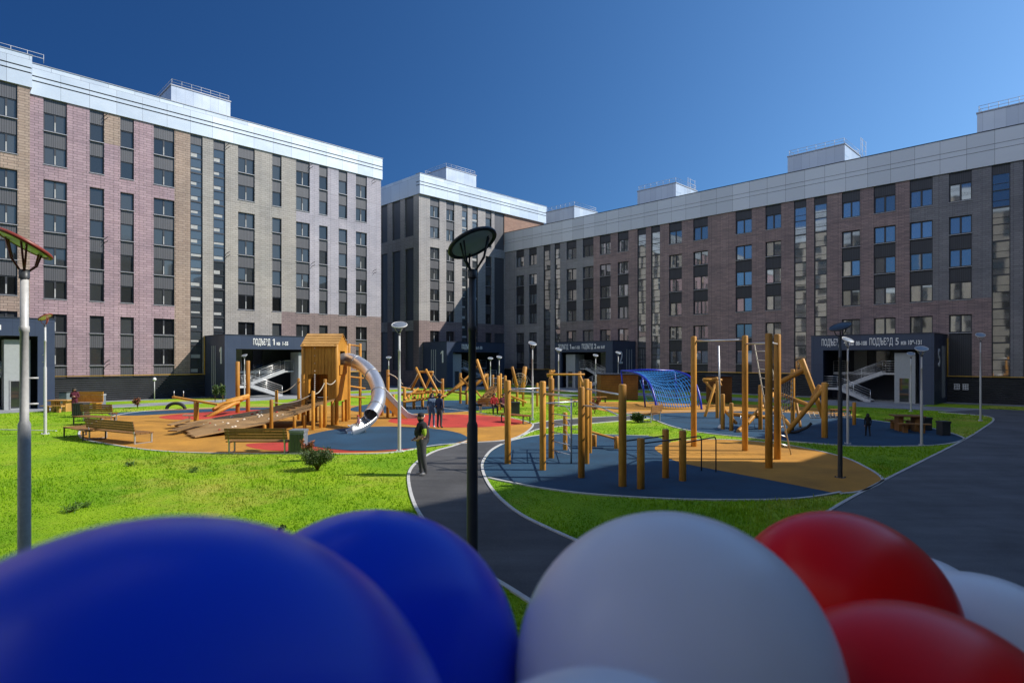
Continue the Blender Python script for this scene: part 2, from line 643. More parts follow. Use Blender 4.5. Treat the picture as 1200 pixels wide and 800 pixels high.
ex = wmath('MAXIMUM', dotn.outputs['Value'], wmath('ADD', wmath('MULTIPLY', dotn.outputs['Value'], -2.2), -2.05))
tint = wn.nodes.new('ShaderNodeVectorMath')
tint.operation = 'MULTIPLY'
tint.inputs[1].default_value = (0.297, 0.682, 1.258)
wn.links.new(sk_g.outputs[0], tint.inputs[0])
pk = wn.nodes.new('ShaderNodeCombineXYZ')
for i_, k_ in enumerate((1.75, 1.25, 0.88)):
    wn.links.new(wmath('POWER', 2.71828, wmath('MULTIPLY', ex, k_)), pk.inputs[i_])
pol = wn.nodes.new('ShaderNodeVectorMath')
pol.operation = 'MULTIPLY'
wn.links.new(tint.outputs[0], pol.inputs[0])
wn.links.new(pk.outputs[0], pol.inputs[1])
# bright cloud added to the sky out of view, to fill the shade
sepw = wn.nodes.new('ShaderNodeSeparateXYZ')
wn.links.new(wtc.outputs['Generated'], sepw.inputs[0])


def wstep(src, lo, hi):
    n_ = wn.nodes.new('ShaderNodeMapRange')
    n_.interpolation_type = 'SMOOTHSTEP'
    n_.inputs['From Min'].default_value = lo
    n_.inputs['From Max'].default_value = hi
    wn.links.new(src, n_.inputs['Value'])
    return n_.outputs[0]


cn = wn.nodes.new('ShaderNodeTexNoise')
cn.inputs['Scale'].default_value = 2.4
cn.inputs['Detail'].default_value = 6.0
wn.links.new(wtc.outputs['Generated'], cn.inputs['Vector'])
front = wstep(sepw.outputs[1], -0.15, 0.3)                       # lower edge of the added cloud: higher in front of the viewer than behind
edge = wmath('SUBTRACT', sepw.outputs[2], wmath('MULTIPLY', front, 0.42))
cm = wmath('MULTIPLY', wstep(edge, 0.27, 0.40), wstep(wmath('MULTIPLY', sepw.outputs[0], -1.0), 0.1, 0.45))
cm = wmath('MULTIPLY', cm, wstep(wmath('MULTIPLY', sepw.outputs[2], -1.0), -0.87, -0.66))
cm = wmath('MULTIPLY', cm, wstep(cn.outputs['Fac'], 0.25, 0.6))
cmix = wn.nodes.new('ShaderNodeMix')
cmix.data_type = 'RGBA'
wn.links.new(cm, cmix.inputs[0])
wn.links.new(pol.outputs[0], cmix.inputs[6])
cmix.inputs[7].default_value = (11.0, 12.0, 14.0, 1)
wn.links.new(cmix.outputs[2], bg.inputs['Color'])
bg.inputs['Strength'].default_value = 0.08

sl = bpy.data.lights.new('sun', 'SUN')
sl.energy = 3.3
sl.angle = math.radians(0.53)
sl.color = (1.0, 0.94, 0.84)
so = bpy.data.objects.new('sun', sl)
COL.objects.link(so)
so.rotation_euler = (-SUN).to_track_quat('-Z', 'Y').to_euler()
so.location = SUN * 200

cam = bpy.data.cameras.new('camera')
cam.sensor_width = 36.0
cam.lens = F / 1200 * 36.0
cam.shift_y = (HY - 400) / 1200
cam.clip_start = 0.02
cam.clip_end = 3000
cam.dof.use_dof = True
cam.dof.focus_distance = 28.0
cam.dof.aperture_fstop = 5.0
co = bpy.data.objects.new('camera', cam)
COL.objects.link(co)
co.location = (0, 0, CZ)
co.rotation_euler = (PI / 2, 0, 0)
SC.camera = co
SC.view_settings.view_transform = 'Standard'
SC.view_settings.look = 'None'
SC.view_settings.exposure = 0.75
SC.view_settings.gamma = 1.0
SC.view_settings.use_curve_mapping = False
SC.cycles.use_denoising = True
SC.cycles.max_bounces = 6
SC.cycles.diffuse_bounces = 3
SC.cycles.glossy_bounces = 3

# ------------------------------------------------------------------ buildings
FH, ZW0, WH = 2.635, 4.385, 1.44          # storey height, head of the lowest windows, window height
PLINTH = 2.0


def win_mesh(w, double, variant, pale):
    """frame, pane and sill of a window w wide; the origin is its lower left corner on the facade"""
    fr = MB()
    e = 0.09
    for a in ((0, 0, e, WH), (w - e, 0, w, WH), (e, 0, w - e, e), (e, WH - e, w - e, WH)):
        fr.box(a[0] + 0.002, 0.155, a[1] + 0.002, a[2] - 0.002, 0.235, a[3] - 0.002)
    if double:
        fr.box(w / 2 - 0.065, 0.15, e, w / 2 + 0.065, 0.235, WH - e)
        if pale:
            fr.box(w / 2 - 0.04, 0.143, e, w / 2 + 0.04, 0.149, WH * 0.56, 1)
    rr = random.Random(variant * 7 + 1)
    pn = MB()
    halves = ((e, w / 2 - 0.05), (w / 2 + 0.05, w - e)) if double else ((e, w - e),)
    for (a, b) in halves:
        tx, tz = rr.uniform(-0.012, 0.012), rr.uniform(-0.012, 0.012)
        y = 0.195
        pn.add([(a, y - tx - tz, e), (b, y + tx - tz, e), (b, y + tx + tz, WH - e), (a, y - tx + tz, WH - e)], [(0, 1, 2, 3)])
    si = MB()
    si.box(-0.02, -0.05, -0.05, w + 0.02, 0.153, -0.004)
    return fr, pn, si


WIN_CACHE = {}


def put_window(parent, x, z, w, double, pale, side):
    var = RN.randrange(3)
    key = (round(w, 1), double, var, pale)
    gl = 'glass_clear' if side == 'right' else 'glass_dark'
    key = key + (gl,)
    if key not in WIN_CACHE:
        fr, pn, si = win_mesh(key[0], double, var, pale)
        WIN_CACHE[key] = (fr.mesh('window', ['frame_dark', 'film_pale']), pn.mesh('pane', gl), si.mesh('sill', 'sill_grey'))
    ms = WIN_CACHE[key]
    o = bpy.data.objects.new('window', ms[0])
    COL.objects.link(o)
    o.parent = parent
    o.location = (x, 0, z)
    o.scale = (w / key[0], 1, 1)
    for nm, me in (('pane', ms[1]), ('sill', ms[2])):
        c = bpy.data.objects.new(nm, me)
        COL.objects.link(c)
        c.parent = o
    return o


def stair_strip(parent, x, w, z0, z1, gl='glass_stair'):
    fr = MB()
    e = 0.06
    h = z1 - z0
    fr.box(0, 0.06, 0, e, 0.2, h)
    fr.box(w - e, 0.06, 0, w, 0.2, h)
    pn = MB()
    n = int(round(h / (FH / 2)))
    rr = random.Random(int(x * 13))
    zs = [h * i / n for i in range(n + 1)]
    for i, z in enumerate(zs):
        t = 0.06 if i % 2 else 0.12
        za, zb = max(0, z - t / 2), min(h, z + t / 2)
        fr.box(e + 0.002, 0.07, za, w - e - 0.002, 0.19, zb)
    for i in range(n):
        y, tz, tx = 0.14, rr.uniform(-0.012, 0.012), rr.uniform(-0.01, 0.01)
        pn.add([(e, y - tz - tx, zs[i]), (w - e, y - tz + tx, zs[i]), (w - e, y + tz + tx, zs[i + 1]), (e, y + tz - tx, zs[i + 1])], [(0, 1, 2, 3)])
        fr.box(e + 0.002, 0.1, zs[i] + 0.5, w - e - 0.002, 0.18, zs[i] + 0.535)
        if gl == 'glass_stair':                # pale landing edges seen close behind the glass
            fr.box(e + 0.002, 0.118, zs[i] + 0.12 + rr.uniform(0, 0.2), w * rr.uniform(0.55, 1.0) - e - 0.002, 0.128, zs[i] + 0.46, 1)
    f = fr.build('stairwell_glazing', ['frame_dark', 'film_pale'], parent, loc=(x, 0, z0))
    pn.build('pane', gl, f)
    return f


def build_block(label, rz, origin, L, depth, nfl, zpar0, zpar1, cols, zone, zbreaks, bands, mats, parapet, dark, skip=(), side='left', pale=False, extra=None, overhang=0.12):
    t = thing('apartment_building', label, 'building', origin, rz)
    names = list(dict.fromkeys(mats + [dark, 'core', 'louvre']))
    wl = MB()
    mi = {n: i for i, n in enumerate(names)}
    cols = sorted(cols)
    edges = [0.0]
    for c in cols:
        edges += [c[0], c[1]]
    edges.append(L)
    zs = [PLINTH] + [z for z in zbreaks if PLINTH < z < zpar0] + [zpar0]
    for i in range(0, len(edges), 2):                       # the piers
        a, b = edges[i], edges[i + 1]
        if b - a < 0.02:
            continue
        for z0, z1 in zip(zs, zs[1:]):
            wl.box(a, 0, z0, b, 0.25, z1, mi[zone((a + b) / 2, (z0 + z1) / 2)])
    top = ZW0 + FH * (nfl - 1)
    for (a, b, kind) in cols:
        if kind == 'P':
            wl.box(a, 0.1, PLINTH, b, 0.25, zpar0, mi[dark])
            for k in bands:
                z0, z1 = ZW0 + FH * k, ZW0 + FH * (k + 1) - WH
                wl.box(a, 0.003, z0, b, 0.098, z1, mi[zone((a + b) / 2, (z0 + z1) / 2)])
            continue
        if kind == 'S':
            wl.box(a, 0.1, top + 0.25, b, 0.25, zpar0, mi[dark])
            stair_strip(t, a, b - a, PLINTH + 0.1, top + 0.25, 'glass_clear' if side == 'right' else 'glass_stair')
            continue
        z = PLINTH
        for k in range(nfl):
            zb, zt = ZW0 + FH * k - WH, ZW0 + FH * k
            if zb > z + 0.01:
                brickband = (k - 1) in bands and k > 0
                if brickband:
                    wl.box(a, 0.003, z, b, 0.25, zb, mi[zone((a + b) / 2, (z + zb) / 2)])
                else:
                    wl.box(a, 0.1, z, b, 0.25, zb, mi[dark])
            if not any(s0 <= (a + b) / 2 <= s1 and k == 0 for s0, s1 in skip):
                put_window(t, a, zb, b - a, kind == '2', pale, side)
            else:
                wl.box(a, 0.1, zb, b, 0.25, zt, mi[dark])
            z = zt
        wl.box(a, 0.1, z, b, 0.25, zpar0, mi[dark])
    wl.box(0.01, 0.252, 0, L - 0.01, depth, zpar1 - 0.35, mi['core'])
    wl.box(0.02, 0.06, 0, L - 0.02, 0.25, PLINTH - 0.002, mi['core'])
    nl = 11
    for i in range(nl):                                       # louvred plinth
        z0 = 0.08 + i * (PLINTH - 0.1) / nl
        wl.add([(0.03, 0.05, z0), (L - 0.03, 0.05, z0), (L - 0.03, -0.03, z0 + 0.1), (0.03, -0.03, z0 + 0.1), (0.03, 0.05, z0 + 0.125), (L - 0.03, 0.05, z0 + 0.125)],
               [(0, 1, 2, 3), (3, 2, 5, 4)], mi['louvre'])
    if extra:
        extra(wl, mi)
    wl.build('wall', names, t)
    # parapet of three courses of metal panels with two grooves
    h = zpar1 - zpar0
    pr = MB()
    o = overhang
    soft = parapet == 'parapet_grey'
    g = 0.018 if soft else 0.05
    lv = [zpar0, zpar0 + h * 0.445, zpar0 + h * 0.60, zpar1]
    for i in range(3):
        z0 = lv[i] + (g if i else 0)
        pr.box(-o, -o, z0, L + o, 0.5, lv[i + 1] - g, 0)
    for i in (1, 2):
        pr.box(-o + 0.06, -o + 0.06, lv[i] - g, L + o - 0.06, 0.5, lv[i] + g, 1)
    pr.box(-o, -o, lv[3] - g, L + o, 0.5, lv[3], 0)
    for sx0, sx1 in ((-o, 0.38), (L - 0.38, L + o)):
        pr.box(sx0, 0.502, zpar0, sx1, depth, zpar1, 0)
    pr.box(-o - 0.05, -o - 0.05, zpar1 + 0.002, L + o + 0.05, 0.55, zpar1 + 0.05, 2)
    pr.build('parapet', [parapet, 'soffit' if soft else 'groove', 'navy_dark' if soft else 'sill_grey'], t)
    rf = MB()
    rf.box(0.4, 0.52, zpar1 - 0.348, L - 0.4, depth - 0.02, zpar1 - 0.3)
    rf.build('roof', 'roofing', t)
    # yellow gas pipe along the top of the plinth
    gpipe = MB()
    gpipe.tube([(0.3, -0.14, PLINTH + 0.08), (L - 0.3, -0.14, PLINTH + 0.08)], 0.045, 6)
    for k in range(int(L / 4)):
        gpipe.tube([(1 + 4 * k, -0.14, PLINTH + 0.06), (1 + 4 * k, 0.05, PLINTH - 0.04)], 0.015, 5)
    gpipe.build('gas_pipe', 'gas_yellow', t)
    return t


def penthouse(t, x0, x1, y0, y1, z0, z1, ladder=None):
    p = MB()
    p.box(x0, y0, z0, x1, y1, z1)
    p.box(x0 - 0.06, y0 - 0.06, z1 + 0.002, x1 + 0.06, y1 + 0.06, z1 + 0.1, 1)
    ob = p.build('lift_house', ['plant_metal', 'sill_grey'], t)
    r = MB()
    zr = z1 + 0.1
    for zz in (0.28, 0.55):
        r.tube([(x0 + 0.1, y0 + 0.15, zr + zz), (x1 - 0.1, y0 + 0.15, zr + zz), (x1 - 0.1, y1 - 0.15, zr + zz), (x0 + 0.1, y1 - 0.15, zr + zz), (x0 + 0.1, y0 + 0.15, zr + zz)], 0.02, 5)
    n = 6
    for i in range(n + 1):
        x = x0 + 0.1 + (x1 - x0 - 0.2) * i / n
        for y in (y0 + 0.15, y1 - 0.15):
            r.tube([(x, y, zr), (x, y, zr + 0.55)], 0.02, 5)
    r.build('railing', 'galvanised', ob)
    if ladder is not None:
        l = MB()
        xl = x1 + ladder
        for yy in (y0 + 0.6, y0 + 1.1, y0 + 2.2):
            l.tube([(xl, yy, z0), (xl, yy, z1 + 0.5)], 0.02, 5)
        for k in range(7):
            z = z0 + 0.4 + (z1 - z0) * k / 6
            l.tube([(xl, y0 + 0.6, z), (xl, y0 + 2.2, z)], 0.015, 5)
        l.build('roof_ladder', 'galvanised', ob)


def bracket(t, x, z):
    b = MB()
    for d in (0, 0.32):
        b.tube([(x, 0.02, z - d), (x + 0.22, -0.34, z + 0.2 - d)], 0.028, 6)
    b.build('flag_bracket', 'frame_dark', t)


VL, UR, VM, UM = 59.3, 59.5, 60.9, 44.8

# --- the sunlit building on the left
UL0 = -9.0
lcols_px = [(51, 78.5, '2'), (105, 122, '1'), (141, 157, '1'), (180, 204.5, '2'), (223, 237.5, 'S'), (250, 264, 'S'), (279, 298.5, '2'), (319, 330, '1'), (347, 363, '2'), (374, 384, '1'), (397, 407, '1'), (417, 430, '2')]
uL0 = px_u(33, VL)
lcols = [(px_u(a, VL) - uL0, px_u(b, VL) - uL0, k) for a, b, k in lcols_px]
LL = px_u(446.5, VL) - uL0
xl = lambda px: px_u(px, VL) - uL0


def zone_left(x, z):
    if x < xl(213):
        return 'brick_tan' if xl(130) < x < xl(140) and z > 21.4 else 'brick_pink'
    if x < xl(223):
        return 'brick_tan'
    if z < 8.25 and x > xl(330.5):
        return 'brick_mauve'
    if x < xl(347) or (x < xl(363) and z < 17.5):
        return 'brick_beige'
    return 'brick_lilac'


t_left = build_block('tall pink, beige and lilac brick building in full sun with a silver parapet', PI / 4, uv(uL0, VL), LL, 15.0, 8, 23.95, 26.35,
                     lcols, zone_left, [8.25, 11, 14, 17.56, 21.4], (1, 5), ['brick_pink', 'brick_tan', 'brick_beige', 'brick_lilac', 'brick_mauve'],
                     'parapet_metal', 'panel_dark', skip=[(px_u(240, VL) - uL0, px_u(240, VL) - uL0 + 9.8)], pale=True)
penthouse(t_left, px_u(200.6, 62.3) - uL0, px_u(270, 62.3) - uL0, 3.0, 8.5, 26.0, 29.05)
for px in (127, 269, 368, 440):
    bracket(t_left, px_u(px, VL) - uL0 - 0.3, 13.4)
for px in (127, 269, 366, 439):
    bracket(t_left, px_u(px, VL) - uL0 - 0.3, 23.6)
bracket(t_left, px_u(124, VL) - uL0, 3.2)

# --- its far left neighbour, which stands a little forward
VW = 57.9
uW0 = -16.0
wc = [(px_u(-42, VW) - uW0, px_u(-22, VW) - uW0, '2'), (px_u(-6, VW) - uW0, px_u(20.5, VW) - uW0, '2'), (px_u(-90, VW) - uW0, px_u(-62, VW) - uW0, '2')]
LW = uL0 - 0.05 - uW0
t_wing = build_block('tan brick end block at the far left edge standing forward of the pink building', PI / 4, uv(uW0, VW), LW, 15.0, 8, 23.95, 26.35,
                     wc, lambda x, z: 'brick_tan' if x > LW - 4 else 'brick_pink', [8.25, 17.56], (1, 5), ['brick_pink', 'brick_tan'], 'parapet_metal', 'panel_dark', pale=True)
rl = MB()
for zz in (0.3, 0.6):
    rl.tube([(LW - 4, 0.6, 26.35 + zz), (LW + 0.9, 0.6, 26.35 + zz)], 0.018, 5)
for i in range(6):
    rl.tube([(LW - 4 + i * 0.98, 0.6, 26.3), (LW - 4 + i * 0.98, 0.6, 26.95)], 0.02, 5)
rl.build('roof_railing', 'galvanised', t_wing)

# --- the corner building in the middle
mc = [(504, 515, '2'), (523, 532.5, '2'), (541.5, 548, 'S'), (553.5, 560, 'S'), (569, 576, '1'), (579.5, 591, 'P')]
mcols = [(px_u(a, VM) - UM, px_u(b, VM) - UM, k) for a, b, k in mc]
LM = 67.7 - UM
xo = px_u(594, VM) - UM


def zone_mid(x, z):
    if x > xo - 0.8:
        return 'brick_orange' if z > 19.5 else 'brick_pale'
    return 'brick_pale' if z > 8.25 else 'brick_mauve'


def mid_side(wl, mi):
    # blank side wall with tall recessed strips
    ys = [0.0] + [px_v(p, UM) - VM for p in (486, 476, 470.5, 461, 455.5, 447.5)] + [10.5, 12, 15]
    lv = [(PLINTH, 7.0), (8.3, 17.4), (18.9, 23.9)]
    for i in range(len(ys) - 1):
        a, b = max(ys[i], 0.252), ys[i + 1]
        if i % 2 == 0:
            for z0, z1 in ((0, 8.25), (8.25, 23.9)):
                wl.box(-0.2, a, z0, 0.0, b, z1, mi['brick_pale' if z0 > 1 else 'brick_mauve'])
        else:
            z = 0.0
            for z0, z1 in lv:
                wl.box(-0.197, a, z, 0.0, b, z0, mi['brick_pale' if z0 > 8 else 'brick_mauve'])
                wl.box(-0.04, a, z0, 0.0, b, z1, mi['panel_dark'])
                z = z1
    for z0, z1 in ((0, 8.25), (8.25, 23.9)):
        wl.box(-0.2, 0.0, z0, -0.003, 0.25, z1, mi['brick_pale' if z0 > 1 else 'brick_mauve'])


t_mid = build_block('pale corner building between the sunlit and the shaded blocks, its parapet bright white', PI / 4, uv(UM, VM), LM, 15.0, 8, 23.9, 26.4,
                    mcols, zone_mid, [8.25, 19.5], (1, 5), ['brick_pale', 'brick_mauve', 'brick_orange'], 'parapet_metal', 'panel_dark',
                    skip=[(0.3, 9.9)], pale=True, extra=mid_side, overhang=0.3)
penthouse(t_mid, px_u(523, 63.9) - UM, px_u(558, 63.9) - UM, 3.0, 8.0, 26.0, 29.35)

# --- the long shaded building on the right
rc = [(605, 614, '2'), (620, 629, '2'), (637, 645, 'S'), (650, 656.5, 'S'), (664, 675.5, '2'), (683, 695.5, '2'), (703, 715.5, '2'), (724, 736.5, '2'), (747, 757, 'S'), (763, 773.5, 'S'), (784, 799, '2'), (812.5, 829.5, '2'), (862, 881, '2'), (897, 915.5, '2'), (930.5, 945, 'S'), (954, 969, 'S'), (986.5, 1008, '2'), (1024, 1049.5, '2'), (1066, 1093, '2'), (1112, 1139, '2'), (1162, 1184, 'S'), (1199, 1222, 'S'), (1244, 1272, '2')]
VR0 = VM - 0.02
rcols = [(VR0 - px_v(a, UR), VR0 - px_v(b, UR), k) for a, b, k in rc]
LR = VR0 + 7.4
xr = lambda px: VR0 - px_v(px, UR)


def zone_right(x, z):
    if x < xr(648):
        return 'brick_ash'
    if x < xr(697):
        return 'brick_ash' if z > 8.25 else 'brick_dusk'
    if x > xr(1058):
        return 'brick_slate' if z > 8.25 or x > xr(1188) else 'brick_brown'
    return 'brick_brown'


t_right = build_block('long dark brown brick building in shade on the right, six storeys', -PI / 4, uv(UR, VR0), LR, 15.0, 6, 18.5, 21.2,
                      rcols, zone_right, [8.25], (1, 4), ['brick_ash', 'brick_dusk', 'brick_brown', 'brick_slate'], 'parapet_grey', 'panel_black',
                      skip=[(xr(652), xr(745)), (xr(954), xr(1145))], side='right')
for a, b in ((640, 673), (747, 792), (923, 990), (1145, 1221)):
    penthouse(t_right, VR0 - px_v(a, 62.5), VR0 - px_v(b, 62.5), 3.0, 8.0, 20.9, 23.75, ladder=1.2 if a != 640 else None)

def riser(t, x, z1):
    q_ = MB()
    q_.tube([(x, -0.14, PLINTH + 0.13), (x, -0.14, z1), (x + 0.0, 0.05, z1)], 0.055, 6)
    q_.build('gas_riser', 'gas_yellow', t)


riser(t_left, px_u(239, VL) - uL0, 5.5)
riser(t_right, xr(1111), 5.1)
for px_ in (1118, 1128):
    q_ = MB()
    for k in range(4):
        q_.box(xr(px_), -0.06, 1.0 + 0.14 * k, xr(px_ + 7), -0.035, 1.06 + 0.14 * k)
    for k in range(3):
        x_ = xr(px_) + (xr(px_ + 7) - xr(px_)) * (0.08 + 0.4 * k)
        q_.box(x_, -0.058, 1.0, x_ + 0.04, -0.037, 1.48)
    q_.build('vent_grille', 'white_paint', t_right)

# --- the building behind the viewer that throws the shade over the foreground
VB = -7.2


def back_block(label, u0, u1, nfl, z0, z1):
    cs = [(2.2 + i * 4.4, 4.4 + i * 4.4, '2') for i in range(int((u1 - u0 - 2) / 4.4))]
    return build_block(label, PI * 5 / 4, uv(u1, VB), u1 - u0, 15.0, nfl, z0, z1, cs, lambda x, z: 'brick_lilac', [8.25], (1, 4), ['brick_lilac'], 'parapet_grey', 'panel_dark', side='left')


t_back = back_block('shaded pale brick block behind the viewer and the balloons', -18.0, 35.0, 6, 18.5, 21.2)
penthouse(t_back, 35.0 - 36 + 1.2, 35.0 - 26, 0.7, 6.0, 20.9, 22.55)
back_block('lower pale brick link between the two blocks behind the viewer', 35.02, 41.3, 5, 15.4, 16.9)
back_block('shaded pale brick block behind the viewer at the right, beyond the lower link', 41.32, 73.5, 6, 18.5, 21.2)

# --- the sunlit building that closes the court on the left, beyond the frame; the shaded windows mirror it
UF = -26.0


def far_block(label, v0, v1, nfl, z0, z1):
    cs = [(1.6 + i * 4.0, 3.8 + i * 4.0, '2') for i in range(int((v1 - v0 - 1.5) / 4.0))]
    return build_block(label, PI * 3 / 4, uv(UF, v0), v1 - v0, 15.0, nfl, z0, z1, cs, lambda x, z: 'brick_beige', [8.25], (1, 5, 9), ['brick_beige', 'brick_pale'], 'parapet_metal', 'panel_dark', side='left')


far_block('tall sunlit beige block beyond the left edge of the picture, nearest the viewer', -12.0, 22.0, 11, 31.9, 34.3)
far_block('low sunlit beige block beyond the left edge of the picture, between two tall ones', 22.05, 42.0, 5, 15.6, 17.4)
far_block('tall sunlit beige block beyond the left edge of the picture, at its far end', 42.05, 56.0, 11, 31.9, 34.3)


# ------------------------------------------------------------------ porches
def text_on(parent, s, x, y, z, h, mat='white_paint', rz=0.0, wd=1.0, name='lettering'):
    """raised lettering of cap height h, squeezed to the width wd; x, y, z is its lower left corner"""
    if s == '1':                               # a plain stroke with a small flag
        b_ = MB()
        b_.box(wd * 0.5, -0.02, 0, wd * 0.5 + h * 0.16, 0.02, h)
        b_.add([(wd * 0.5 - 0.001, -0.019, h), (wd * 0.5 - h * 0.18, -0.019, h * 0.82), (wd * 0.5 - h * 0.18, -0.019, h * 0.70), (wd * 0.5 - 0.001, -0.019, h * 0.85),
                (wd * 0.5 - 0.001, 0.019, h), (wd * 0.5 - h * 0.18, 0.019, h * 0.82), (wd * 0.5 - h * 0.18, 0.019, h * 0.70), (wd * 0.5 - 0.001, 0.019, h * 0.85)],
               [(0, 1, 2, 3), (7, 6, 5, 4), (0, 4, 5, 1), (1, 5, 6, 2), (2, 6, 7, 3), (3, 7, 4, 0)])
        return b_.build(name, mat, parent, loc=(x, y, z), rot=(0, 0, rz))
    cu = bpy.data.curves.new(name, 'FONT')
    cu.body = s
    cu.size = h * 1.37
    cu.extrude = 0.02
    cu.offset = 0.0 if s == '1' else 0.012
    tmp = bpy.data.objects.new('tmp', cu)
    me = bpy.data.meshes.new_from_object(tmp)
    bpy.data.objects.remove(tmp)
    me.materials.clear()
    me.materials.append(M[mat])
    xs = [v.co.x for v in me.vertices]
    x0, k = min(xs), wd / (max(xs) - min(xs))
    for v in me.vertices:
        v.co.x = (v.co.x - x0) * k
    me.name = name
    o = bpy.data.objects.new(name, me)
    COL.objects.link(o)
    o.parent = parent
    o.location = (x, y, z)
    o.rotation_euler = (PI / 2, 0, rz)
    return o


def rail(mb, pts, h=0.95, n=4, posts=1.2):
    """a handrail with bars following pts"""
    P = [Vector(p) for p in pts]
    for k in range(n + 1):
        z = Vector((0, 0, h * (0.2 + 0.8 * k / n)))
        mb.tube([p + z for p in P], 0.028 if k == n else 0.016, 5)
    for a, b in zip(P, P[1:]):
        m = max(1, int((b - a).length / posts))
        for i in range(m + 1):
            p = a.lerp(b, i / m)
            mb.tube([p, p + Vector((0, 0, h))], 0.022, 5)


def stair(tr, st, a, b, w):
    """one flight from a (low) to b (high); w is the vector across it"""
    a, b, w = Vector(a), Vector(b), Vector(w)
    n = max(3, int(round((b.z - a.z) / 0.17)))
    for i in range(n):
        p = a.lerp(b, (i + 0.5) / n)
        d = Vector((b.x - a.x, b.y - a.y, 0)) / n * 0.62
        q = p - d
        r = p + d
        vs = [q, r, r + w, q + w]
        vs = vs + [x + Vector((0, 0, 0.05)) for x in vs]
        tr.add(vs, [(3, 2, 1, 0), (4, 5, 6, 7), (0, 1, 5, 4), (1, 2, 6, 5), (2, 3, 7, 6), (3, 0, 4, 7)])
    for off in (0, 1):
        st.plank(a + w * off, b + w * off, 0.06, 0.3)


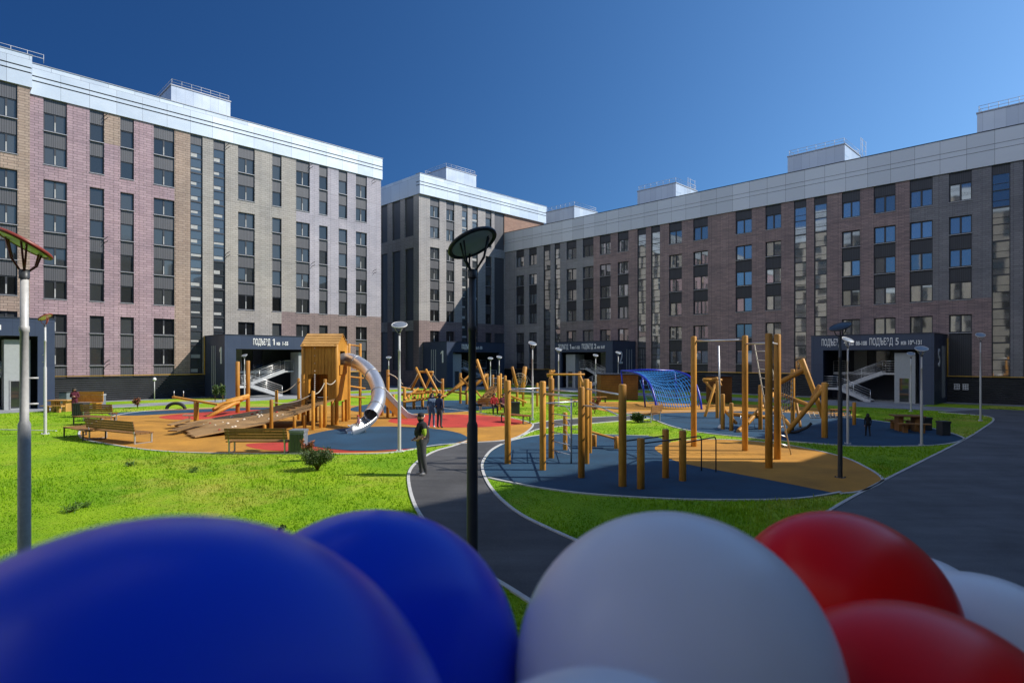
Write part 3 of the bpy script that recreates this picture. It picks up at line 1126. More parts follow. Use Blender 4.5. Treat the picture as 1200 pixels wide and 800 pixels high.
def porch(label, rz, origin, w, p, h, signs, numeral=None, numeral_side='left', mirror=False, lift_right=True, zland=2.35):
    """local x runs along the facade, y = 0 is the facade and the court lies at negative y"""
    t = thing('entrance_porch', label, 'entrance', origin, rz)
    fz = h - 1.2
    pw = 0.95
    a = MB()
    a.box(0, -p, fz, w, -p + 0.3, h)
    a.build('fascia', 'porch_navy', t)
    for x0, x1 in ((0, pw), (w - pw, w)):
        b = MB()
        b.box(x0, -p, 0, x1, -p + 0.3, fz - 0.002)
        b.build('pillar', 'porch_navy', t)
    for x0, x1 in ((0, 0.25), (w - 0.25, w)):
        b = MB()
        b.box(x0, -p + 0.302, 0, x1, -0.05, h)
        b.build('side_wall', 'porch_navy', t)
    b = MB()
    b.box(0.252, -p + 0.302, fz, w - 0.252, -0.05, h - 0.05)
    b.build('canopy', 'soffit', t)
    b = MB()
    b.box(-0.04, -p - 0.04, h + 0.002, w + 0.04, -0.05, h + 0.06)
    b.build('roof_edge', 'navy_dark', t)
    b = MB()                                    # back wall with pale strips and dark doorway
    b.box(0.252, -0.3, 0, w - 0.252, -0.06, fz - 0.002, 0)
    b.build('back_wall', 'navy_dark', t)
    lx0, lx1 = (w - pw - 1.75, w - pw - 0.35) if lift_right else (pw + 0.35, pw + 1.75)
    b = MB()
    b.box(lx0, -p + 0.5, 0, lx1, -p + 2.2, fz - 0.25)
    lift = b.build('lift_shaft', 'porch_grey', t)
    b = MB()
    b.box(lx0 + 0.35, -p + 0.47, 0.12, lx0 + 0.98, -p + 0.498, 1.95, 0)
    d = b.build('glass_door', 'glass_dark', lift)
    b = MB()
    for q in ((lx0 + 0.28, 0.05, lx0 + 0.35, 2.02), (lx0 + 0.98, 0.05, lx0 + 1.05, 2.02), (lx0 + 0.35, 1.95, lx0 + 0.98, 2.02)):
        b.box(q[0], -p + 0.46, q[1], q[2], -p + 0.499, q[3])
    b.build('door_frame', 'sill_grey', lift)
    # landing, stairs, handrails
    wx0, wx1 = (pw + 0.1, lx0 - 0.05) if lift_right else (lx1 + 0.05, w - pw - 0.1)
    b = MB()
    b.box(wx0, -p + 2.3, zland - 0.22, wx1, -0.32, zland)
    b.build('landing', 'stringer', t)
    for k, dx in enumerate((0.2, 0.55)):
        b = MB()
        dd = wx0 + (wx1 - wx0) * dx
        b.box(dd, -0.36, zland, dd + 1.0, -0.302, zland + 2.0)
        b.build('house_door' if k else 'glazed_panel', ['glass_dark'] if k else ['porch_grey'], t)
    tr, st, rl = MB(), MB(), MB()
    sg = -1 if mirror else 1
    hi = lx0 - 1.0 if lift_right else lx1 + 1.0
    span = min(3.6, (wx1 - wx0) * 0.62)
    lo = hi - span if lift_right else hi + span
    zm = zland * 0.45
    yA, yB = -p + 1.25, -p + 0.2
    stair(tr, st, (lo, yA, zm), (hi, yA, zland), (0, 1.0, 0))
    tr.box(min(hi, hi + (0.9 if lift_right else -0.9)), yA, zland - 0.12, max(hi, hi + (0.9 if lift_right else -0.9)), -p + 2.298, zland - 0.02)
    me = lo - 1.1 if lift_right else lo + 1.1
    tr.box(min(lo, me), yB, zm - 0.16, max(lo, me), yA + 1.0, zm)
    stair(tr, st, (lo + (span * 0.8 if lift_right else -span * 0.8), yB, 0.0), (lo, yB, zm), (0, 0.95, 0))
    s = st.build('stair', 'stringer', t)
    tr.build('tread', 'tread', s)
    for yy in (yA + 0.02, yA + 0.98):
        rail(rl, [(lo, yy, zm), (hi, yy, zland)])
    rail(rl, [(lo + (span * 0.8 if lift_right else -span * 0.8), yB + 0.02, 0.02), (lo, yB + 0.02, zm)])
    rail(rl, [(lo, yB + 0.02, zm), (me, yB + 0.02, zm)])
    rail(rl, [(hi, yA + 0.02, zland), (hi + (0.9 if lift_right else -0.9), yA + 0.02, zland)])
    rail(rl, [(wx0, -p + 2.34, zland), (lo if lift_right else hi, -p + 2.34, zland)])
    if not lift_right:
        rail(rl, [(lo, -p + 2.34, zland), (wx1, -p + 2.34, zland)])
    rl.build('handrail', 'steel', t)
    for s_, x_, wd, big in signs:
        text_on(t, s_, x_, -p - 0.022, fz + 0.38, 0.56 if big else 0.34, wd=wd)
    if numeral:
        xs, rot = (-0.022, -PI / 2) if numeral_side == 'left' else (w + 0.022, PI / 2)
        text_on(t, numeral, xs, -p * 0.78 if numeral_side == 'left' else -p * 0.72, h - 2.5, 1.45, rz=rot, wd=0.34 if numeral == '1' else 0.62, name='house_numeral')
        for k in range(3):
            b = MB()
            yy = -p * 0.56 + k * 0.42 if numeral_side == 'left' else -p * 0.42 + k * 0.5
            x_ = -0.015 if numeral_side == 'left' else w + 0.015
            b.box(x_ - 0.014, yy, 0.4, x_ + 0.014, yy + 0.12, h - 0.9)
            b.build('accent_strip', 'porch_grey', t)
    return t


def su(px, v, u0):
    return px_u(px, v) - u0


def sv(px, u, v0):
    return v0 - px_v(px, u)


def sign(fn, plane, o, *items):
    return [(s_, fn(a, plane, o), fn(b, plane, o) - fn(a, plane, o), big) for s_, a, b, big in items]


porch('navy porch marked 1 in full sun under the pink building, behind the playhouse', PI / 4, uv(19.2, VL), 9.6, 5.0, 5.55,
      sign(su, VL - 5, 19.2, ('ПОДЪЕЗД', 296.5, 316.5, True), ('1', 319.3, 321.8, True), ('кв', 324, 328, False), ('1-55', 331, 337.5, False)), '1', 'left')
porch('navy porch at the far left edge behind two grey lamp poles', PI / 4, uv(-2.6, VW), 9.8, 5.1, 6.25,
      [('ПОДЪЕЗД', 1.9, 2.3, True), ('5', 4.6, 0.3, True), ('кв', 5.0, 0.45, False), ('109-131', 5.6, 1.3, False)])
porch('half shaded navy porch marked 1 under the pale corner building', PI / 4, uv(45.2, VM), 9.6, 4.7, 5.5,
      sign(su, VM - 4.7, 45.2, ('ПОДЪЕЗД', 541, 553, True), ('1', 554.6, 556, True), ('кв', 557, 559.5, False), ('1-55', 560.5, 565, False)), '1', 'left', lift_right=False)
porch('shaded navy porch marked 2 behind the blue net climber', -PI / 4, uv(UR, 47.6), 8.4, 4.55, 5.45,
      sign(sv, UR - 4.55, 47.6, ('ПОДЪЕЗД', 654.5, 666, True), ('1', 667.8, 669.3, True), ('кв', 670.3, 673.5, False), ('1-55', 674.8, 679.5, False), ('ПОДЪЕЗД', 682, 695, True), ('2', 696.5, 698.8, True), ('кв', 700, 703, False), ('56-87', 704.3, 709, False)), '2', 'right', lift_right=False)
porch('shaded navy porch marked 5 on the right beside the asphalt road', -PI / 4, uv(UR, 18.3), 8.75, 5.0, 5.4,
      sign(sv, UR - 5, 18.3, ('ПОДЪЕЗД', 963, 986, True), ('4', 989, 992.5, True), ('кв', 995, 1000.5, False), ('88-108', 1003, 1016, False), ('ПОДЪЕЗД', 1019, 1046.5, True), ('5', 1049.5, 1053.3, True), ('кв', 1056, 1062, False), ('109-131', 1064.5, 1080, False)), '5', 'right')

# ------------------------------------------------------------------ ground
def struct(name, mb, mat, loc=(0, 0, 0)):
    o = mb.build(name, mat)
    o['kind'] = 'structure'
    return o


def sheet(name, pts, z, mat):
    """a level sheet inside an outline"""
    bm = bmesh.new()
    vs = [bm.verts.new((p[0], p[1], z)) for p in pts]
    f = bm.faces.new(vs)
    if f.normal.z < 0:
        f.normal_flip()
    bmesh.ops.triangulate(bm, faces=[f])
    me = bpy.data.meshes.new(name)
    bm.to_mesh(me)
    bm.free()
    me.materials.append(M[mat])
    o = bpy.data.objects.new(name, me)
    COL.objects.link(o)
    o['kind'] = 'structure'
    return o


def outline(pix, n=5):
    return spline([gp(*p) for p in pix], n)


def kerb_line(pts, w=0.085, h=0.035, closed=False):
    """a kerb stone edging swept along a line on the ground"""
    mb = MB()
    P = [Vector((p[0], p[1], 0)) for p in pts]
    k = len(P)
    vs = []
    for i, p in enumerate(P):
        a = P[(i - 1) % k] if closed or i else p
        b = P[(i + 1) % k] if closed or i < k - 1 else p
        t = (b - a).normalized()
        s = Vector((-t.y, t.x, 0))
        for q, z in ((-1, -0.05), (-1, h), (1, h), (1, -0.05)):
            vs.append(p + s * q * w / 2 + Vector((0, 0, z)))
    fs = []
    for i in range(k if closed else k - 1):
        j = (i + 1) % k
        for c in range(3):
            fs.append((4 * i + c, 4 * i + c + 1, 4 * j + c + 1, 4 * j + c))
    if not closed:
        fs += [(0, 1, 2, 3), (4 * k - 1, 4 * k - 2, 4 * k - 3, 4 * k - 4)]
    mb.add(vs, fs)
    o = mb.build('kerb', 'kerb')
    o['kind'] = 'structure'
    return o


g = MB()
g.add([(-400, -400, -0.02), (400, -400, -0.02), (400, 400, -0.02), (-400, 400, -0.02)], [(0, 1, 2, 3)])
struct('ground', g, 'paving')
sheet('lawn', [uv(-18, 57.5), uv(57, 57.8), uv(57.2, -6), uv(-18, -6)], 0.0, 'lawn')
# paved walks in front of the entrances, parallel to the facades
sheet('pavement', [uv(-18, 50.2), uv(52.2, 50.2), uv(52.2, 53.6), uv(-18, 53.6)], 0.008, 'paving')
sheet('pavement', [uv(48.6, 50.198), uv(48.6, -2), uv(52.6, -2), uv(52.6, 50.198)], 0.010, 'paving')
for a, b, o in ((19.6, 28.2, 0), (45.6, 52, 0), (-2, 6.5, 0)):
    sheet('pavement', [uv(a, 53.602), uv(b, 53.602), uv(b, 58.2), uv(a, 58.2)], 0.006, 'paving')
for a, b in ((10, 18), (39.5, 47.3)):
    sheet('pavement', [uv(52.602, a), uv(58.4, a), uv(58.4, b), uv(52.602, b)], 0.006, 'paving')

PADS = []


def pad(name, pix, z, mat, edge=True):
    pts = outline(pix)
    PADS.append([(p.x, p.y) for p in pts])
    o = sheet(name, pts, z, mat)
    if edge:
        kerb_line(pts, closed=True)
    return pts


# the winding asphalt path and the road on the right
pl_px = [(547, 517), (530, 523), (512, 528), (498, 535), (485, 545), (479, 556), (480, 572), (486, 592), (498, 612), (520, 640), (560, 668), (600, 692), (680, 745), (800, 830), (1000, 930)]
pr_px = [(1100, 860), (980, 760), (830, 705), (740, 662), (655, 625), (610, 603), (585, 583), (571, 565), (565, 548), (568, 537), (578, 526), (596, 517), (613, 510.5)]
pe_l = spline([gp(*p) for p in pl_px], 4, False)
pe_r = spline([gp(*p) for p in pr_px], 4, False)
pp = pe_l + pe_r
PATH = [(p.x, p.y) for p in pp]
sheet('path', pp, 0.010, 'asphalt_path')
br_px = [(611, 511.5), (622, 506), (640, 501.5), (690, 496.5), (760, 490.5), (757, 486.5), (700, 489), (650, 492.5), (623, 497)]
bp_ = [gp(*p) for p in br_px]
BRANCH = [(p.x, p.y) for p in bp_]
sheet('path', bp_, 0.013, 'asphalt_path')
kerb_line(pe_l)
kerb_line(pe_r)
kerb_line(spline(bp_[:5], 4, False))
kerb_line(spline(bp_[5:], 4, False))
road_px = [(900, 650), (970, 600), (1030, 566.5), (1080, 541), (1131, 515), (1152, 502), (1164, 493), (1160, 488.5), (1140, 486), (1100, 483)]
rp = [gp(*p) for p in road_px]
edge_r = spline(rp, 5, False)
road_poly = [Vector((p.x, p.y, 0)) for p in edge_r] + [uv(53, 6), uv(53, -6.5), uv(-18, -6.5), Vector((-3.5, 4.0, 0)), Vector((2, 7.5, 0))]
ROAD = [(p.x, p.y) for p in road_poly]
sheet('road', road_poly, 0.014, 'asphalt')
kerb_line(edge_r)
kerb_line([gp(-60, 502.5), gp(0, 503.5), gp(66, 505)])
# the play area and its colours
left_px = [(95, 513), (130, 521), (180, 528), (240, 531), (350, 532), (430, 532), (470, 529), (510, 522), (552, 519), (592, 516), (612, 509.5), (624, 500), (621, 495.5), (600, 490), (560, 484), (520, 478.5), (480, 475.8), (430, 475.5), (380, 475.8), (330, 476.5), (260, 477.5), (180, 481), (135, 487), (100, 500)]
pad('play_surface', left_px, 0.018, 'rubber_orange')
blue_px = [(350, 516), (358, 521), (390, 526.5), (430, 528.5), (480, 526), (525, 521), (548, 514.5), (535, 507), (500, 501.8), (450, 500), (400, 502.5), (365, 509)]
red_px = [(455, 494), (480, 498), (520, 501), (570, 500.5), (612, 496.5), (600, 490.8), (560, 486.6), (510, 486), (470, 488.5)]
red2_px = [(186, 489), (215, 492), (280, 489), (330, 483), (320, 480), (265, 482), (215, 485)]
blue2_px = [(130, 486), (160, 487), (230, 483.5), (330, 479.5), (330, 477.4), (250, 479), (170, 482), (133, 484)]
red3_px = [(290, 520.5), (300, 526), (340, 529.5), (400, 530.6), (470, 527.8), (478, 526.4), (430, 528.8), (390, 526.9), (357, 521.3), (349, 516.5), (335, 518)]
bluefar_px = [(410, 481), (460, 484.5), (520, 484), (575, 479), (600, 474), (560, 469.5), (480, 470), (430, 474)]
for nm, q, z, mt in (('play_surface', red3_px, 0.022, 'rubber_red'), ('play_surface', blue_px, 0.026, 'rubber_blue'), ('play_surface', red_px, 0.022, 'rubber_red'),
                     ('play_surface', red2_px, 0.026, 'rubber_red'), ('play_surface', blue2_px, 0.022, 'rubber_blue')):
    pad(nm, q, z, mt, False)
pad('play_surface', bluefar_px, 0.0235, 'rubber_blue', False)
# exercise pad
ex_px = [(566, 548), (567, 556), (590, 564), (640, 573), (700, 580), (800, 585.5), (900, 586), (950, 583), (985, 577), (960, 568), (900, 556), (820, 540), (790, 520), (760, 511), (700, 509.5), (640, 509.5), (605, 515), (580, 526), (570, 537)]
pad('play_surface', ex_px, 0.018, 'rubber_blue', False)
kerb_line(spline([gp(*p) for p in ex_px[8:1:-1] + [(572, 560)]], 5, False))
kerb_line(spline([gp(*p) for p in [(588, 520.5)] + ex_px[16:12:-1]], 5, False))
or_px = [(768, 524), (778, 534), (800, 543), (850, 553), (900, 562.5), (960, 574.5), (985, 579), (1010, 576), (1031, 567), (1033, 560), (1015, 548), (985, 535), (930, 523), (880, 517), (830, 515), (795, 517)]
pad('play_surface', or_px, 0.022, 'rubber_orange', False)
kerb_line(spline([gp(*p) for p in or_px[6:]], 5, False))
far_px = [(733, 484), (760, 490), (790, 500.5), (830, 508), (900, 515), (960, 520), (1005, 523), (1060, 523), (1105, 521), (1129, 515.5), (1123, 510.5), (1095, 502.5), (1050, 496), (1001, 490), (940, 484), (870, 481), (800, 482)]
pad('play_surface', far_px, 0.018, 'rubber_blue')
of_px = [(680, 474), (700, 480), (735, 484.5), (800, 483.5), (870, 482), (930, 484), (1000, 488), (960, 478), (860, 473.5), (760, 471), (700, 471)]
pad('play_surface', of_px, 0.0215, 'rubber_orange', False)


# ------------------------------------------------------------------ grass blades
def inside(poly, X, Y):
    x = np.array([p[0] for p in poly])
    y = np.array([p[1] for p in poly])
    res = np.zeros(X.shape, bool)
    j = len(x) - 1
    for i in range(len(x)):
        c = ((y[i] > Y) != (y[j] > Y)) & (X < (x[j] - x[i]) * (Y - y[i]) / (y[j] - y[i] + 1e-12) + x[i])
        res ^= c
        j = i
    return res


def grass():
    rg = np.random.default_rng(5)
    n = 330000
    py = 478 + (850 - 478) * rg.random(n) ** 1.15
    px = -250 + 1650 * rg.random(n)
    D = CZ * F / (py - HY)
    X = (px - CX) / F * D
    Y = D
    uu = (X + Y) * S2
    vv = (Y - X) * S2
    ok = (uu > -17) & (uu < 57) & (vv > -5) & (vv < 57) & ~((vv > 50.2) & (vv < 53.6)) & ~((uu > 48.6) & (uu < 52.6))
    for p in PADS + [PATH, BRANCH, ROAD]:
        ok &= ~inside(p, X, Y)
    X, Y, D = X[ok], Y[ok], D[ok]
    n = len(X)
    clump = np.sin(X * 1.9 + 2 * np.sin(Y * 0.8)) * np.sin(Y * 1.6 + 1.3 * np.sin(X * 0.9)) + 0.6 * np.sin(X * 5.1 + Y * 3.3)
    h = (0.035 + 0.04 * rg.random(n)) * (1.0 + 0.35 * clump)
    tuft = rg.random(n) < 0.012
    h = np.where(tuft, h * 2.0, h) * np.clip(0.75 + 0.5 * np.sin(X * 0.45 + 1.5 * np.sin(Y * 0.31)) * np.sin(Y * 0.5 + X * 0.2), 0.4, 1.2)
    w = np.maximum(0.010, D * 0.0011) * (0.7 + 0.6 * rg.random(n))
    a = rg.random(n) * 2 * PI
    la, lr = rg.random(n) * 2 * PI, h * 0.55 * rg.random(n)
    co = np.zeros((n, 3, 3))
    co[:, 0, 0], co[:, 0, 1] = X - np.cos(a) * w, Y - np.sin(a) * w
    co[:, 1, 0], co[:, 1, 1] = X + np.cos(a) * w, Y + np.sin(a) * w
    co[:, 2, 0], co[:, 2, 1], co[:, 2, 2] = X + np.cos(la) * lr, Y + np.sin(la) * lr, h
    co[:, :2, 2] = -0.005
    me = bpy.data.meshes.new('grass')
    me.vertices.add(n * 3)
    me.vertices.foreach_set('co', co.reshape(-1))
    me.loops.add(n * 3)
    me.loops.foreach_set('vertex_index', np.arange(n * 3, dtype=np.int32))
    me.polygons.add(n)
    me.polygons.foreach_set('loop_start', np.arange(0, n * 3, 3, dtype=np.int32))
    me.update(calc_edges=True)
    me.validate()
    me.materials.append(M['blade'])
    o = bpy.data.objects.new('grass', me)
    COL.objects.link(o)
    tag(o, 'bright green grass blades growing over the lawn between pads and paths', 'grass', kind='stuff')


m, nt, b = new_mat('blade')
tc = node(nt, 'ShaderNodeTexCoord')
n1 = node(nt, 'ShaderNodeTexNoise', Scale=0.35, Detail=6.0, Roughness=0.62, Distortion=0.5)
n2 = node(nt, 'ShaderNodeTexNoise', Scale=9.0, Detail=3.0)
n3 = node(nt, 'ShaderNodeTexNoise', Scale=0.16, Detail=5.0, Roughness=0.7)
for q in (n1, n2, n3):
    link(nt, tc.outputs['Object'], q.inputs['Vector'])
c = mixc(nt, ramp(nt, n1.outputs['Fac'], 0.36, 0.64), (0.16, 0.35, 0.008), (0.32, 0.50, 0.014))
c = mixc(nt, ramp(nt, n3.outputs['Fac'], 0.5, 0.66), c, (0.46, 0.45, 0.07))
c = mixc(nt, ramp(nt, n2.outputs['Fac'], 0.5, 0.75), c, (0.10, 0.25, 0.006))
link(nt, c, b.inputs['Base Color'])
b.inputs['Roughness'].default_value = 0.6
b.inputs['Specular IOR Level'].default_value = 0.25
tl = node(nt, 'ShaderNodeBsdfTranslucent')
link(nt, c, tl.inputs['Color'])
mx = node(nt, 'ShaderNodeMixShader')
mx.inputs[0].default_value = 0.4
link(nt, b.outputs[0], mx.inputs[1])
link(nt, tl.outputs[0], mx.inputs[2])
link(nt, mx.outputs[0], [n_ for n_ in nt.nodes if n_.type == 'OUTPUT_MATERIAL'][0].inputs[0])
grass()

# ------------------------------------------------------------------ street lamps
def make_lamp(name, label, rim, pole, group, tilt=22.0, H=4.85, R=0.28, spread=0.17):
    t = thing(name, label, 'street lamp', group=group)
    b = MB()
    b.lathe([(0.0, 0.0), (0.17, 0.0), (0.17, 0.02), (0.075, 0.03)], 14)
    for k in range(4):
        a = k * PI / 2 + PI / 4
        b.lathe([(0.018, 0.0), (0.018, 0.05), (0, 0.055)], 6, 0, (0.13 * math.cos(a), 0.13 * math.sin(a), 0.018))
    b.build('base_plate', pole, t)
    b = MB()
    hp = H - 0.42
    b.lathe([(0.066, 0.03), (0.062, hp * 0.62), (0.045, hp * 0.63), (0.042, hp * 0.86), (0.05, hp * 0.862), (0.05, hp * 0.875), (0.042, hp * 0.878), (0.04, hp), (0.0, hp)], 12)
    for k in range(2):
        b.tube([(0.02, 0, hp * 0.74 - k * 0.3), (0.13, 0.0, hp * 0.74 - k * 0.3)], 0.012, 5)
    b.build('pole', pole, t)
    b = MB()
    b.lathe([(0.052, 0), (0.052, 0.1), (0.0, 0.1)], 10, 0, (0, 0, hp + 0.001))
    b.build('collar', 'pole_dark', t)
    q = Euler((0, math.radians(tilt), 0)).to_matrix()
    c = Vector((0.0, 0, H - 0.02))
    b = MB()
    for k in range(3):
        a = k * 2 * PI / 3 + 0.5
        for d in (-0.14, 0.14):
            e = c + q @ Vector((R * 0.72 * math.cos(a + d), R * 0.72 * math.sin(a + d), -0.012))
            s = Vector((0.035 * math.cos(a), 0.035 * math.sin(a), hp + 0.08))
            mid = s.lerp(e, 0.45) + Vector((0.03 * math.cos(a), 0.03 * math.sin(a), -0.02))
            b.tube([s, mid, e], 0.011, 6)
    b.build('strut', rim, t)
    b = MB()
    ring = [c + q @ Vector((R * math.cos(2 * PI * k / 40), R * math.sin(2 * PI * k / 40), 0)) for k in range(40)]
    b.tube(ring + ring[:2], 0.024, 8, caps=False)
    b.build('rim', rim, t)
    b = MB()
    o0 = MB().lathe([(0, 0.035), (R * 0.5, 0.03), (R * 0.9, 0.016), (R * 0.985, 0.0)], 32)
    b.add([c + q @ Vector(p) for p in o0.v], o0.f, 0, True)
    b.build('reflector', 'bin_grey' if pole != 'pole_dark' else 'pole_dark', t)
    b = MB()
    o0 = MB().lathe([(0, -0.016), (R * 0.84, -0.016), (R * 0.9, -0.006)], 32)
    b.add([c + q @ Vector(p) for p in o0.v], o0.f, 0, True)
    b.build('lens', 'lamp_under', t)
    return t


LG = 'street lamps with disc heads along the walks'
lampA = make_lamp('street_lamp', 'nearest grey lamp at the left edge with a red rimmed disc head', 'lamp_red', 'galvanised', LG, tilt=29)
lampB = make_lamp('street_lamp', 'tall dark lamp rising from the asphalt path behind the blue balloon', 'pole_dark', 'pole_dark', LG, tilt=-29)
lampC = make_lamp('street_lamp', 'grey lamp on the lawn edge beside the large tube slide', 'galvanised', 'galvanised', LG, tilt=26)


def put_lamp(src, px, ybase, yhead, label=None, rz=0.0, first=False, D=None):
    D = D or dep(ybase)
    p = at(px, yhead, D)
    o = src if first else copy_tree(src)
    o.location = (p.x, p.y, 0)
    o.rotation_euler = (0, 0, rz)
    o.scale = (1, 1, p.z / 4.85)
    if label:
        o['label'] = label
    return o


put_lamp(lampA, 28.5, 0, 284, first=True, D=6.95, rz=0.71)
put_lamp(lampB, 553.5, 0, 283, first=True, D=6.9, rz=-0.55)
put_lamp(lampC, 468, 529, 380, first=True, rz=-1.5)
put_lamp(lampA, 53, 508.5, 371, 'grey lamp with a red rim standing on the left lawn before the navy porch', rz=3.2)
put_lamp(lampB, 984.5, 560, 382, 'dark lamp at the edge of the orange pad by the road, its disc tilted', rz=0.5)
LL_ = [(993.5, 520, 397.5, 'thin grey lamp on the far blue pad just right of the dark one', 2.6), (1080, 522, 408, 'grey lamp beside the picnic table in the shade on the right', 0.3),
       (1067.5, 482, 414, 'grey lamp on the grass before the door of the porch marked 5', 1.0), (1149, 493, 392, 'grey lamp on the grass tip beside the road at the far right', 2.0),
       (624, 492, 402, 'grey lamp with a tilted pinkish head behind the bench with two sitters', 3.4), (654.5, 476, 409, 'grey lamp left of the stairs of the porch marked 2', 2.9),
       (698, 466, 416, 'grey lamp before the stairs of the porch marked 2', 0.2), (724.5, 466, 413, 'grey lamp before the wooden hut and the numeral 2', 1.1),
       (574.7, 466, 419.5, 'left one of two thin lamps before the half shaded corner porch', 0.4), (585, 468, 418, 'right one of two thin lamps before the half shaded corner porch', 0.1),
       (455.5, 466, 418.5, 'grey lamp beyond the metal slide at the end of the pink building', 2.0), (286.5, 468, 416, 'grey lamp before the stairs of the sunlit porch marked 1', 0.0),
       (23, 477, 411, 'grey lamp close before the navy porch at the far left edge', 0.4)]
for px, yb, yh, lab, rz in LL_:
    put_lamp(lampC, px, yb, yh, lab, -1.6 + 0.55 * math.sin(px)).scale.xy = (0.8, 0.8)
b = MB()
t = thing('globe_lamp', 'low lamp with a white globe before the louvred plinth of the pink building', 'lamp', gp(181, 468.5))
b.tube([(0, 0, 0), (0, 0, 1.62)], 0.035, 8)
b.build('pole', 'galvanised', t)
b = MB()
b.lathe([(0, 0), (0.1, 0.03), (0.15, 0.13), (0.13, 0.22), (0.06, 0.29), (0, 0.3)], 14, 0, (0, 0, 1.6))
b.build('globe', 'white_paint', t)


# ------------------------------------------------------------------ benches, tables, bins
def face(o, a, b):
    """turn o so that its local x runs from a to b"""
    a, b = Vector(a), Vector(b)
    o.rotation_euler = (0, 0, math.atan2(b.y - a.y, b.x - a.x))


def bench(label, loc, rz, w=1.8, back=True, wood_='bench_wood', seat_h=0.45, depth=0.45, group='benches on the play court', name='park_bench'):
    """sits towards local -y, the back is at +y"""
    t = thing(name, label, 'bench', loc, rz, group)
    s = MB()
    n = 4
    for k in range(n):
        y = -depth / 2 + depth * (k + 0.5) / n
        s.box(-w / 2, y - depth / n * 0.44, seat_h - 0.04, w / 2, y + depth / n * 0.44, seat_h)
    s.build('seat', wood_, t)
    if back:
        s = MB()
        for k in range(4):
            z = seat_h + 0.12 + k * 0.105
            y = depth / 2 + 0.03 + k * 0.022
            s.plank((-w / 2, y, z), (w / 2, y, z), 0.035, 0.09)
        s.build('backrest', wood_, t)
    for sx in (-1, 1):
        x = sx * (w / 2 - 0.12)
        l = MB()
        for y in (-depth / 2 + 0.03, depth / 2 - 0.03):
            l.plank((x, y, 0), (x, y, seat_h - 0.042), 0.05, 0.05, up=(0, 1, 0))
        l.plank((x, -depth / 2, seat_h - 0.06), (x, depth / 2, seat_h - 0.06), 0.05, 0.035)
        l.plank((x, -depth / 2, 0.02), (x, depth / 2, 0.02), 0.05, 0.03)
        if back:
            l.plank((x, depth / 2 - 0.01, seat_h - 0.05), (x, depth / 2 + 0.09, seat_h + 0.48), 0.05, 0.03, up=(0, 1, 0))
        l.build('leg', 'frame_dark' if not back else 'steel_soft', t)
    return t


def place_bench(label, p0, p1, rz=None, z=0.02, flip=False, **kw):
    a, c = gp(*p0), gp(*p1)
    m = (a + c) / 2
    r = math.atan2(c.y - a.y, c.x - a.x) if rz is None else rz
    if flip:
        r += PI
    return bench(label, (m.x, m.y, z), r, w=max(1.0, (c - a).length), **kw)


place_bench('bench with a slatted backrest seen from behind at the left edge of the orange pad', (170, 520), (113, 514), flip=False, depth=0.75)
place_bench('wide low backless bench joined to the end of the leftmost backed bench', (87, 511), (112, 516), depth=0.9, back=False)
place_bench('long slatted backrest bench seen square from behind between the ramp and the green bin', (340, 530.5), (268, 530.5), depth=0.5)
place_bench('backed bench further left facing the blue strip near the dark bin', (136, 493), (99, 493), depth=0.5)
place_bench('backless bench between the two backed benches on the left', (93, 497), (128, 499), back=False, depth=0.8)
place_bench('small bench alone on the dark blue pad below the blue net climber', (770, 493), (757, 495.5), depth=0.5)
place_bench('bench on the edge of the red surface where two people sit', (604, 484), (561, 483.5), depth=0.55)
place_bench('low backless bench at the right tip of the red surface', (590, 494), (619, 497), back=False, depth=0.6, wood_='hut_wood')
place_bench('wooden bench on the far grass left of the log frame', (600, 473), (624, 473), back=False, wood_='pine_pale')
place_bench('wooden bench under the log frame on the far grass', (646, 475), (676, 476), back=False, wood_='pine_pale', depth=0.8)
place_bench('wooden bench on the far grass right of the log frame', (687, 471.5), (711, 471.5), back=False, wood_='pine_pale')
place_bench('orange wooden bench in the shade behind the log climber on the right', (973, 488.5), (997, 489), back=False, wood_='hut_wood', depth=0.7)


def picnic(label, loc, rz, w=1.8, wood_='pine_pale'):
    t = thing('picnic_table', label, 'table', loc, rz, 'wooden tables with benches')
    s = MB()
    for k in range(5):
        y = -0.36 + k * 0.18
        s.box(-w / 2, y - 0.083, 0.72, w / 2, y + 0.083, 0.77)
    s.build('tabletop', wood_, t)
    for sy in (-1, 1):
        s = MB()
        for k in range(2):
            y = sy * (0.78 + k * 0.17)
            s.box(-w / 2, y - 0.08, 0.42, w / 2, y + 0.08, 0.46)
        s.build('seat', wood_, t)
    for sx in (-1, 1):
        x = sx * (w / 2 - 0.3)
        s = MB()
        s.box(x - 0.1, -0.3, 0.0, x + 0.1, 0.3, 0.71)
        s.box(x - 0.06, -1.0, 0.34, x + 0.06, 1.0, 0.415)
        for sy in (-1, 1):
            s.box(x - 0.09, sy * 0.8 - 0.09, 0, x + 0.09, sy * 0.8 + 0.09, 0.338)
        s.build('leg', wood_, t)
    return t


picnic('pale wooden picnic table on the left lawn beside the woman in burgundy', gp(72, 482), 0.05, 1.35)
picnic('wooden picnic table in the shade on the far right of the blue pad', gp(1063, 505), -0.25, 1.3, 'bench_wood')


def block_bench(label, loc, rz, w, wood_='pine'):
    """a heavy settle: thick seat, high plank back"""
    t = thing('plank_settle', label, 'bench', loc, rz)
    s = MB()
    s.box(-w / 2, -0.45, 0.4, w / 2, 0.2, 0.48)
    s.build('seat', wood_, t)
    s = MB()
    for k in range(3):
        s.box(-w / 2, 0.202, 0.5 + k * 0.24, w / 2, 0.26, 0.73 + k * 0.24)
    s.build('backrest', wood_, t)
    for sx in (-1, 1):
        s = MB()
        s.box(sx * w / 2 * 0.8 - 0.12, -0.4, 0, sx * w / 2 * 0.8 + 0.12, 0.18, 0.398)
        s.build('leg', wood_, t)


